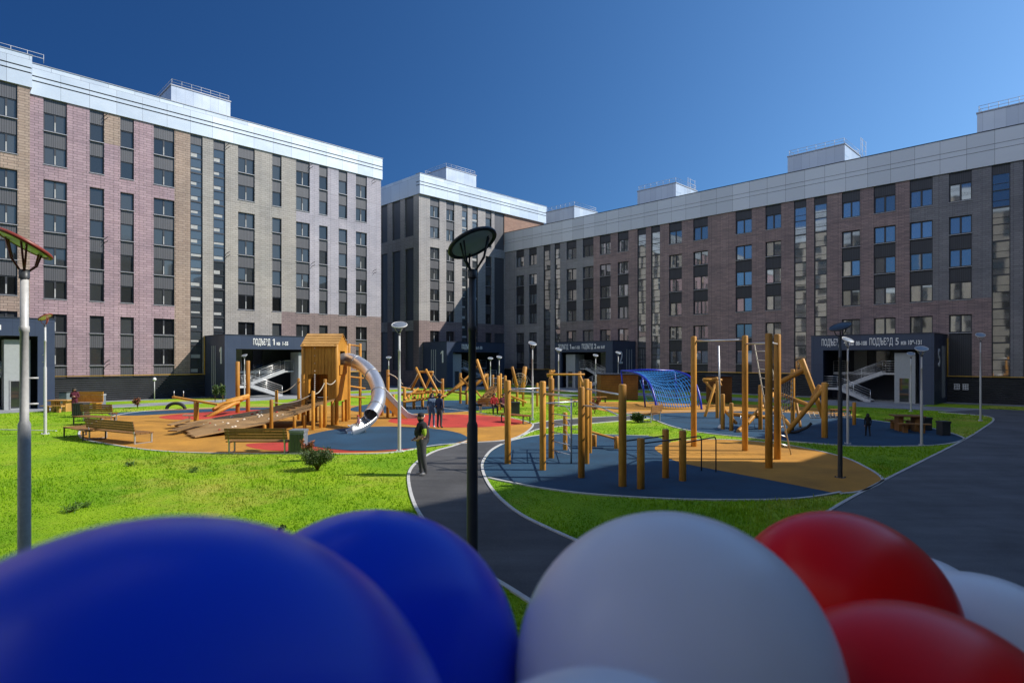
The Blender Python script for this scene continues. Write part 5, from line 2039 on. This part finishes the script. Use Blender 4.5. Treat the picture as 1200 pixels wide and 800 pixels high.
for k in range(7):
    f = (k + 0.5) / 7
    a, b2 = at(912 - 6 * f, 449.5 + 36 * f, 30), at(929 - 1 * f, 440 + 38 * f, 29.8)
    q.tube(sag(a, b2, 0.1), 0.02, 4)
q.build('climbing_net', 'rope_dark', t, world=True)
for pts_ in ([(868, 487, 29.8), (867, 497, 29.8)], [(874, 487.5, 29.8), (877, 498, 29.8)], [(882, 488, 29.7), (885, 503, 29.7)], [(893, 489, 29.7), (892, 500, 29.7)]):
    bar(t, pts_, 0.014, 'chain', 'steel')
bar(t, [(921, 508, 28), (935, 505.5, 27.8), (946, 500.5, 27.5), (951, 495.5, 27.4)], 0.06, 'swing_log', 'rubber_black')
q = MB()
for k in range(9):
    q.tube([at(947 + 6 * k, 483, 31), at(950 + 6 * k, 489.5, 30)], 0.022, 4)
for k in range(4):
    q.tube([at(947 + k, 483 + 2.2 * k, 31 - 0.3 * k), at(996 + k, 483 + 2.2 * k, 31 - 0.3 * k)], 0.022, 4)
q.build('hammock_net', 'rope', t, world=True)

# --- tall bars on the orange pad
t = play('high_bar_frame', 'four very tall pine posts joined by steel bars on the orange pad', 870, 535, 'exercise frame')
T = [post(t, px, yt, yb, r) for px, yt, yb, r in ((813, 394, 523.5, 0.115), (873, 393, 528.5, 0.11), (901, 390.5, 548.5, 0.115), (911, 391.5, 538.5, 0.115))]
for i, j, z in ((0, 1, 4.2), (1, 3, 4.05), (2, 3, 4.0)):
    bar(t, [Vector((T[i].x, T[i].y, z)), Vector((T[j].x, T[j].y, z))], 0.032)
t = play('rope_ladder', 'pale slanting ladder with steel rungs hanging beside the tall posts', 920, 532, 'ladder')
a0, a1 = at(884, 403, 22.3), at(905, 524, 22.0)
b0, b1 = at(898, 402, 21.6), at(927, 532.5, 21.75)
for a, b2 in ((a0, a1), (b0, b1)):
    MB().tube([a, b2], 0.024, 6).build('side_rope', 'rope', t, world=True)
for k in range(11):
    f = 0.07 + k * 0.086
    MB().tube([a0.lerp(a1, f), b0.lerp(b1, f)], 0.02, 6).build('rung', 'steel', t, world=True)

# --- pull up bars and wall bars on the exercise pad
t = play('pull_up_frame', 'row of medium pine posts with steel pull-up bars and a rung ladder', 660, 545, 'exercise frame')
W = {}
for px, yt, yb, r in ((595, 445.5, 543.5, 0.105), (636, 446.5, 551, 0.1), (646, 443, 537, 0.1), (662.3, 483, 527.5, 0.085), (681.3, 453, 560, 0.1), (687, 444, 543.5, 0.1), (691, 447, 531, 0.085), (729.5, 450, 570, 0.11)):
    W[px] = post(t, px, yt, yb, r)
for a, b2, dz in ((595, 646, 0.3), (595, 636, 0.34), (636, 681.3, 0.27), (646, 687, 0.42), (687, 729.5, 0.3), (681.3, 729.5, 0.55), (691, 729.5, 0.75), (636, 687, 0.7)):
    z = min(W[a].z, W[b2].z) - dz
    bar(t, [Vector((W[a].x, W[a].y, z)), Vector((W[b2].x, W[b2].y, z))], 0.026)
p = G(669.5, 543.5)
MB().tube([p, p + Vector((0, 0, CZ - (467 - HY) * p.y / F))], 0.03, 8).build('steel_post', 'steel_soft', t, world=True)
for k in range(7):
    z = 0.3 + 0.32 * k
    bar(t, [Vector((W[646].x, W[646].y, z)), Vector((p.x, p.y, z))], 0.018, 'rung')
for k in range(4):
    z = 0.35 + 0.45 * k
    bar(t, [Vector((W[662.3].x, W[662.3].y, z)), Vector((p.x, p.y, z))], 0.014, 'rung')

t = play('sit_up_bench', 'sloping plank bench on short legs between the pull-up posts', 708, 524, 'exercise bench')
MB().plank(at(693, 506, 23.4), at(720, 513.5, 23.4), 0.42, 0.06).build('seat', 'pine', t, world=True)
for px, yt, yb in ((696.5, 509, 523.5), (722.5, 511, 526)):
    post(t, px, yt, yb, 0.095, 'leg')
MB().tube([at(693, 506, 23.4), at(680, 503, 23.6), at(668, 502.5, 23.8)], 0.02, 6).build('bar', 'steel_soft', t, world=True)

t = play('parallel_bars', 'low dark parallel bars on three short pine posts in the shade', 780, 562, 'exercise frame')
Q = {px: post(t, px, yt, yb, r) for px, yt, yb, r in ((751, 513, 573, 0.105), (780, 502.5, 560, 0.1), (800, 504, 563.5, 0.105))}
for z in (1.22,):
    for a, b2 in ((751, 800),):
        bar(t, [Vector((Q[a].x, Q[a].y, z)), Vector((Q[b2].x, Q[b2].y, z))], 0.02, 'bar', 'pole_dark')
bar(t, [Vector((W[729.5].x, W[729.5].y, 1.24)), Vector((Q[780].x, Q[780].y, 1.24))], 0.02, 'bar', 'pole_dark')
for s_, px, py, yb in ((780, 822, 510.5, 552), (800, 839, 511.5, 553.5)):
    e = G(px, yb)
    z = CZ - (py - HY) * e.y / F
    a = Vector((Q[s_].x, Q[s_].y, z - 0.02))
    e2 = Vector((e.x, e.y, z))
    d = (a - e2).normalized()
    pts_ = [a, e2 + d * 0.12, e2 + d * 0.05 + Vector((0, 0, -0.015)), e2 + Vector((0, 0, -0.1)), e]
    bar(t, pts_, 0.02, 'bar', 'pole_dark')

# ------------------------------------------------------------------ people
plain('skin', (0.55, 0.32, 0.22), 0.6, var=0.06)
plain('hair_dark', (0.02, 0.015, 0.012), 0.6)
plain('hair_fair', (0.25, 0.16, 0.08), 0.6)
for nm, c_ in (('cloth_black', (0.012, 0.012, 0.015)), ('cloth_lime', (0.32, 0.45, 0.03)), ('cloth_grey', (0.055, 0.058, 0.065)), ('cloth_navy', (0.02, 0.03, 0.075)), ('cloth_denim', (0.10, 0.15, 0.24)),
               ('cloth_pale', (0.42, 0.40, 0.36)), ('cloth_burgundy', (0.10, 0.012, 0.03)), ('cloth_red', (0.42, 0.03, 0.03)), ('cloth_white', (0.7, 0.7, 0.7)), ('cloth_shoe', (0.35, 0.35, 0.36)), ('cloth_pink', (0.5, 0.25, 0.28))):
    plain(nm, c_, 0.85, var=0.2, scale=14)

STAND = {'pelvis': (0, 0, .95), 'spine': (0, 0.005, 1.12), 'chest': (0, 0.01, 1.33), 'neck': (0, 0.005, 1.485), 'jaw': (0, -.015, 1.55), 'head': (0, -.02, 1.64), 'crown': (0, -.012, 1.715),
         'shL': (-.165, .01, 1.42), 'elL': (-.215, .03, 1.14), 'wrL': (-.2, -.06, .90), 'haL': (-.19, -.09, .82), 'shR': (.165, .01, 1.42), 'elR': (.215, .03, 1.14), 'wrR': (.2, -.06, .90), 'haR': (.19, -.09, .82),
         'hiL': (-.09, 0, .90), 'knL': (-.10, -.015, .50), 'anL': (-.105, .02, .085), 'toL': (-.125, -.13, .035), 'hiR': (.09, 0, .90), 'knR': (.10, -.015, .50), 'anR': (.105, .02, .085), 'toR': (.125, -.13, .035)}
RAD = {'pelvis': .135, 'spine': .125, 'chest': .14, 'neck': .052, 'jaw': .066, 'head': .088, 'crown': .062, 'sh': .066, 'el': .045, 'wr': .030, 'ha': .032, 'hi': .088, 'kn': .062, 'an': .045, 'to': .036}
BONES = [('pelvis', 'spine', 'top'), ('spine', 'chest', 'top'), ('chest', 'neck', 'top'), ('neck', 'jaw', 'skin'), ('jaw', 'head', 'skin'), ('head', 'crown', 'skin')]
for s_ in 'LR':
    BONES += [('chest', 'sh' + s_, 'top'), ('sh' + s_, 'el' + s_, 'sleeve'), ('el' + s_, 'wr' + s_, 'fore'), ('wr' + s_, 'ha' + s_, 'skin'),
              ('pelvis', 'hi' + s_, 'leg'), ('hi' + s_, 'kn' + s_, 'leg'), ('kn' + s_, 'an' + s_, 'leg'), ('an' + s_, 'to' + s_, 'shoe')]


def person(label, loc, yaw, height, cl, pose=None, hair='hair_dark', long_hair=False, cap=None, group='people in the court', coat=0.0, bulk=1.08):
    J = {k: Vector(v) for k, v in STAND.items()}
    for k, v in (pose or {}).items():
        J[k] = Vector(v)
    names = list(J)
    idx = {n: i for i, n in enumerate(names)}
    me = bpy.data.meshes.new('skeleton')
    me.from_pydata([J[n] for n in names], [(idx[a], idx[b2]) for a, b2, _ in BONES], [])
    ob = bpy.data.objects.new('skeleton', me)
    COL.objects.link(ob)
    md = ob.modifiers.new('skin', 'SKIN')
    sv_ = me.skin_vertices[0].data
    for n in names:
        r = RAD.get(n) or RAD[n[:2]]
        r *= bulk if n[:2] in ('pe', 'sp', 'ch', 'hi', 'kn', 'an', 'sh') else 1
        sv_[idx[n]].radius = (r, r)
        sv_[idx[n]].use_root = (n == 'pelvis')
    ob.modifiers.new('sub', 'SUBSURF').levels = 2
    dg = bpy.context.evaluated_depsgraph_get()
    ev = bpy.data.meshes.new_from_object(ob.evaluated_get(dg))
    bpy.data.objects.remove(ob)
    bpy.data.meshes.remove(me)
    kinds = ['top', 'sleeve', 'fore', 'skin', 'leg', 'shoe']
    ev.materials.clear()
    for k in kinds:
        ev.materials.append(M[cl.get(k, 'skin')])
    torso = [(J[a], J[b2]) for a, b2, k in BONES[:3]]

    def dist(p, a, b2):
        ab = b2 - a
        f = max(0, min(1, (p - a).dot(ab) / max(ab.length_squared, 1e-9)))
        return (p - a - ab * f).length
    for v in ev.vertices:                    # flatten the chest
        dt = min(dist(v.co, a, b2) for a, b2 in torso)
        da = min(dist(v.co, J[a], J[b2]) for a, b2, k in BONES[6:])
        if dt < da * 1.15:
            c = J['chest'].y
            v.co.y = c + (v.co.y - c) * (0.82 + coat)
    for p in ev.polygons:
        c = p.center
        best = min(((dist(c, J[a], J[b2]) / (RAD.get(a) or RAD[a[:2]]), k) for a, b2, k in BONES), key=lambda q: q[0])
        p.material_index = kinds.index(best[1])
        p.use_smooth = True
    t = thing('person', label, 'person', loc, yaw, group)
    s = height / 1.75
    t.scale = (s, s, s)
    # fingers, nose, ears and eyes belong to the one body mesh
    extra = MB()
    for S in 'LR':
        w_, h_ = J['wr' + S], J['ha' + S]
        d = (h_ - w_).normalized()
        sd = d.cross(Vector((0, 0, 1)))
        sd = (sd if sd.length > 0.2 else Vector((0, 1, 0))).normalized()
        nn = d.cross(sd).normalized()
        for k, L in enumerate((0.07, 0.08, 0.075, 0.06)):
            b0 = h_ + sd * ((k - 1.5) * 0.018) + d * 0.012
            extra.tube([b0, b0 + d * L * 0.5 + nn * 0.004, b0 + d * L * 0.85 - nn * 0.014], [0.0095, 0.0088, 0.007], 6, 3)
        b0 = w_.lerp(h_, 0.6)
        extra.tube([b0, b0 + sd * 0.035 + d * 0.03, b0 + sd * 0.045 + d * 0.065], [0.011, 0.010, 0.008], 6, 3)
    hd = J['head']
    fw = Vector((0, -1, 0))
    extra.lathe([(0, -0.02), (0.014, -0.012), (0.012, 0.01), (0.004, 0.025)], 6, 3, hd + fw * 0.088 + Vector((0, 0, -0.012)))
    for sx in (-1, 1):
        extra.lathe([(0, -0.025), (0.012, -0.01), (0.014, 0.012), (0, 0.028)], 6, 3, hd + Vector((sx * 0.088, 0.005, -0.005)))
        extra.lathe([(0, -0.007), (0.009, 0), (0, 0.007)], 6, 6, hd + fw * 0.082 + Vector((sx * 0.032, 0, 0.012)))
    extra.box(hd.x - 0.022, hd.y - 0.084, hd.z - 0.055, hd.x + 0.022, hd.y - 0.078, hd.z - 0.047, 7)
    bm = bmesh.new()
    bm.from_mesh(ev)
    off = [bm.verts.new(p) for p in extra.v]
    for f, mi in zip(extra.f, extra.m):
        try:
            bf = bm.faces.new([off[i] for i in f])
            bf.material_index = mi
            bf.smooth = True
        except ValueError:
            pass
    bm.to_mesh(ev)
    bm.free()
    ev.materials.append(M['hair_dark'])
    ev.materials.append(M['leaf_red'])
    ev.name = 'body'
    bo = bpy.data.objects.new('body', ev)
    COL.objects.link(bo)
    bo.parent = t
    h = MB()
    if cap:
        h.lathe([(0.094, -0.0), (0.1, 0.02), (0.092, 0.07), (0.06, 0.105), (0, 0.115)], 14, 0, hd + Vector((0, 0.004, 0.015)))
        h.add([hd + Vector(v) for v in ((-0.075, -0.07, 0.02), (0.075, -0.07, 0.02), (0.06, -0.17, 0.012), (-0.06, -0.17, 0.012), (-0.075, -0.07, 0.03), (0.075, -0.07, 0.03), (0.06, -0.17, 0.02), (-0.06, -0.17, 0.02))],
              [(0, 1, 2, 3), (7, 6, 5, 4), (0, 4, 5, 1), (1, 5, 6, 2), (2, 6, 7, 3), (3, 7, 4, 0)])
        h.build('cap', cap, t)
    else:
        c = hd + Vector((0, 0.012, 0.012))
        rows = []
        for i in range(7):
            th = PI * 0.5 * i / 6
            rows.append((0.1 * math.sin(th) + 0.001, 0.1 * math.cos(th)))
        h.lathe(rows, 14, 0, c)
        for k in range(9):
            a = PI * (k / 8)
            L = 0.26 if long_hair else 0.07
            p = c + Vector((0.093 * math.cos(a), 0.093 * math.sin(a), 0.0))
            h.tube([p + Vector((0, 0, 0.02)), p + Vector((0, 0.004, -L * 0.5)), p + Vector((0, 0.012, -L))], [0.032, 0.03, 0.016], 6)
        h.build('hair', hair, t)
    return t


person('man in a black vest, lime sleeves and dark cap standing on the path kerb', gp(494, 556.5), math.radians(-68), 1.86,
       {'top': 'cloth_black', 'sleeve': 'cloth_lime', 'fore': 'skin', 'leg': 'cloth_grey', 'shoe': 'cloth_shoe'}, cap='cloth_black', coat=0.55, bulk=1.45,
       pose={'elL': (-.235, .05, 1.16), 'wrL': (-.12, -.17, 1.03), 'haL': (-.05, -.23, 1.01), 'elR': (.235, .05, 1.16), 'wrR': (.12, -.17, 1.02), 'haR': (.05, -.23, 1.0), 'anR': (.12, .1, .085), 'toR': (.15, -.05, .035), 'knR': (.11, .02, .5)})
person('person in a grey-blue jacket and pale trousers, left of the couple by the red surface', gp(506, 501), math.radians(20), 1.75,
       {'top': 'cloth_denim', 'sleeve': 'cloth_denim', 'fore': 'skin', 'leg': 'cloth_denim', 'shoe': 'cloth_white'}, hair='hair_dark', long_hair=True,
       pose={'anL': (-.14, .12, .085), 'toL': (-.16, -.03, .035), 'elR': (.22, .0, 1.15), 'wrR': (.16, -.22, 1.1), 'haR': (.15, -.3, 1.12)})
person('person in dark navy clothes, right of the couple by the red surface', gp(515, 501.5), math.radians(150), 1.76,
       {'top': 'cloth_navy', 'sleeve': 'cloth_navy', 'fore': 'cloth_navy', 'leg': 'cloth_grey', 'shoe': 'cloth_black'}, coat=0.1)
person('woman in burgundy clothes looking down beside the picnic table on the left', gp(87.5, 486.5), math.radians(25), 1.72,
       {'top': 'cloth_burgundy', 'sleeve': 'cloth_burgundy', 'fore': 'cloth_burgundy', 'leg': 'cloth_burgundy', 'shoe': 'cloth_black'}, long_hair=True, coat=0.15,
       pose={'elL': (-.23, .02, 1.15), 'wrL': (-.08, -.2, 1.18), 'haL': (-.02, -.25, 1.2), 'elR': (.23, .02, 1.15), 'wrR': (.08, -.2, 1.17), 'haR': (.02, -.25, 1.19), 'head': (0, -.06, 1.62), 'crown': (0, -.06, 1.7)})
person('dark clothed child walking in the shade on the far right of the blue pad', gp(1017, 511.5), math.radians(160), 1.05,
       {'top': 'cloth_black', 'sleeve': 'cloth_black', 'fore': 'cloth_black', 'leg': 'cloth_black', 'shoe': 'cloth_grey'}, long_hair=True, coat=0.25,
       pose={'anL': (-.1, .2, .14), 'toL': (-.11, .1, .05), 'knL': (-.1, .04, .5), 'anR': (.1, -.18, .085), 'toR': (.11, -.32, .05), 'knR': (.1, -.14, .5)})
SIT = {'pelvis': (0, .02, .54), 'spine': (0, .03, .7), 'chest': (0, .0, .92), 'neck': (0, -.03, 1.07), 'jaw': (0, -.05, 1.13), 'head': (0, -.06, 1.22), 'crown': (0, -.05, 1.295), 'shL': (-.165, -.01, 1.0), 'shR': (.165, -.01, 1.0),
       'elL': (-.23, -.06, .74), 'elR': (.23, -.06, .74), 'wrL': (-.13, -.28, .66), 'haL': (-.1, -.35, .63), 'wrR': (.13, -.28, .66), 'haR': (.1, -.35, .63), 'hiL': (-.09, -.04, .52), 'hiR': (.09, -.04, .52), 'knL': (-.13, -.44, .51), 'knR': (.13, -.44, .51),
       'anL': (-.13, -.42, .085), 'toL': (-.15, -.56, .035), 'anR': (.13, -.42, .085), 'toR': (.15, -.56, .035)}
person('left of two people sitting on the bench, red top with a white front', gp(579, 485.2, 0.02), math.radians(12), 1.75,
       {'top': 'cloth_red', 'sleeve': 'cloth_red', 'fore': 'cloth_red', 'leg': 'cloth_black', 'shoe': 'cloth_black'}, pose=SIT)
person('right of two people sitting on the bench, dark red top, leaning forward', gp(589.5, 485.6, 0.02), math.radians(30), 1.75,
       {'top': 'cloth_burgundy', 'sleeve': 'cloth_black', 'fore': 'skin', 'leg': 'cloth_black', 'shoe': 'cloth_black'}, pose=SIT)
kid = {k: Vector(v) for k, v in SIT.items()}
kid.update({'knL': (-.1, -.42, .62), 'knR': (.1, -.42, .6), 'anL': (-.1, -.78, .5), 'anR': (.1, -.78, .5), 'toL': (-.1, -.82, .62), 'toR': (.1, -.82, .62)})
p = at(420.5, 497, 28.0)
person('small child in pale pink sliding out of the mouth of the tube slide', (p.x, p.y, p.z - 0.37), math.radians(-60), 1.05,
       {'top': 'cloth_pink', 'sleeve': 'cloth_pink', 'fore': 'skin', 'leg': 'cloth_pale', 'shoe': 'cloth_white'}, hair='hair_fair', pose=kid, cap='cloth_red')

# ------------------------------------------------------------------ balloons and the terrace they are tied to
for nm, c_ in (('latex_blue', (0.003, 0.062, 0.80)), ('latex_white', (0.85, 0.85, 0.89)), ('latex_red', (0.86, 0.006, 0.006))):
    m, nt, b = new_mat(nm)
    tc = node(nt, 'ShaderNodeTexCoord')
    no = node(nt, 'ShaderNodeTexNoise', Scale=5.0, Detail=3.0)
    link(nt, tc.outputs['Object'], no.inputs['Vector'])
    link(nt, mixc(nt, ramp(nt, no.outputs['Fac'], 0.3, 0.7), tuple(x * 0.92 for x in c_), tuple(min(1, x * 1.06) for x in c_)), b.inputs['Base Color'])
    b.inputs['Roughness'].default_value = 0.3
    b.inputs['Specular IOR Level'].default_value = 0.25
    b.inputs['Subsurface Weight'].default_value = 0.7             # thin latex glows with the light behind it
    b.inputs['Subsurface Radius'].default_value = (1.0, 1.0, 1.0)
    b.inputs['Subsurface Scale'].default_value = 0.12
plain('tile_pale', (0.55, 0.54, 0.52), 0.7)
RAIL_Y, RAIL_Z = 1.02, 2.62


def balloon(label, px, py, d, R_, mat, aim):
    """aim: where the knot points"""
    c = at(px, py, d)
    t = thing('balloon', label, 'balloon', c, 0, 'red, white and blue balloons tied to the rail')
    aim = Vector(aim).normalized()
    q = Vector((0, 0, -1)).rotation_difference(aim)
    prof = []
    for k in range(41):
        th = PI * k / 40
        z = math.cos(th)
        r = math.sin(th)
        if z < 0:
            z *= 1.22
            r *= 1 - 0.10 * z * z * 0.7
        prof.append((max(r * R_, 0.0005), z * R_))
    o = MB().lathe(prof, 64)
    bo = MB()
    bo.add([q @ Vector(p) for p in o.v], o.f, 0, True)
    bo.build('skin', mat, t)
    o = MB().lathe([(0.004, -1.215 * R_), (0.007, -1.24 * R_), (0.005, -1.25 * R_), (0.014, -1.25 * R_ - 0.012), (0.013, -1.25 * R_ - 0.016), (0.001, -1.25 * R_ - 0.008)], 12)
    k_ = MB()
    k_.add([q @ Vector(p) for p in o.v], o.f, 0, True)
    k_.build('knot', mat, t)
    e = q @ Vector((0, 0, -1.25 * R_ - 0.005))
    g_ = Vector((c.x + e.x, RAIL_Y, RAIL_Z)) - c
    MB().tube([e, e.lerp(g_, 0.5) + Vector((0.01, 0, 0.02)), g_], 0.0018, 5).build('ribbon', 'white_paint', t)
    return t


balloon('largest deep blue balloon filling the lower left corner', 170, 992, 0.281, 0.15, 'latex_blue', (0, 0.5, -1))
balloon('blue balloon tucked between the largest blue one and the big white one', 432, 780, 0.594, 0.15, 'latex_blue', (0.1, 0.4, -1))
balloon('big white balloon in the middle of the foreground', 788, 788, 0.556, 0.145, 'latex_white', (0.15, 0.5, -1))
balloon('red balloon standing highest right of the big white one', 983, 724, 0.98, 0.17, 'latex_red', (0.1, 0.1, -1))
balloon('red balloon low at the bottom right corner, in front of the other red one', 1072, 904, 0.6375, 0.17, 'latex_red', (0.1, 0.4, -1))
balloon('white balloon at the right edge behind the lower red one', 1146, 806, 1.085, 0.20, 'latex_white', (0.1, 0.0, -1))
balloon('white balloon mostly hidden behind the highest red one, a sliver beside the road', 1072, 742, 1.57, 0.2, 'latex_white', (0, -0.2, -1))
balloon('white balloon showing only its crown at the bottom edge', 706, 1048, 0.275, 0.093, 'latex_white', (0, 0.4, -1))
t = thing('terrace', 'raised terrace with a steel railing on which the viewer stands', 'terrace', (0, 0, 0))
s = MB()
s.box(-5, -4.6, 0.0, 5, 1.15, 1.9)
s.build('deck', 'tile_pale', t)
s = MB()
s.tube([(-4.8, RAIL_Y, RAIL_Z), (4.8, RAIL_Y, RAIL_Z)], 0.022, 10)
for k in range(3):
    s.tube([(-4.8, RAIL_Y, 2.05 + 0.17 * k), (4.8, RAIL_Y, 2.05 + 0.17 * k)], 0.01, 8)
for k in range(9):
    s.tube([(-4.8 + 1.2 * k, RAIL_Y, 1.9), (-4.8 + 1.2 * k, RAIL_Y, RAIL_Z)], 0.018, 8)
s.build('railing', 'steel', t)
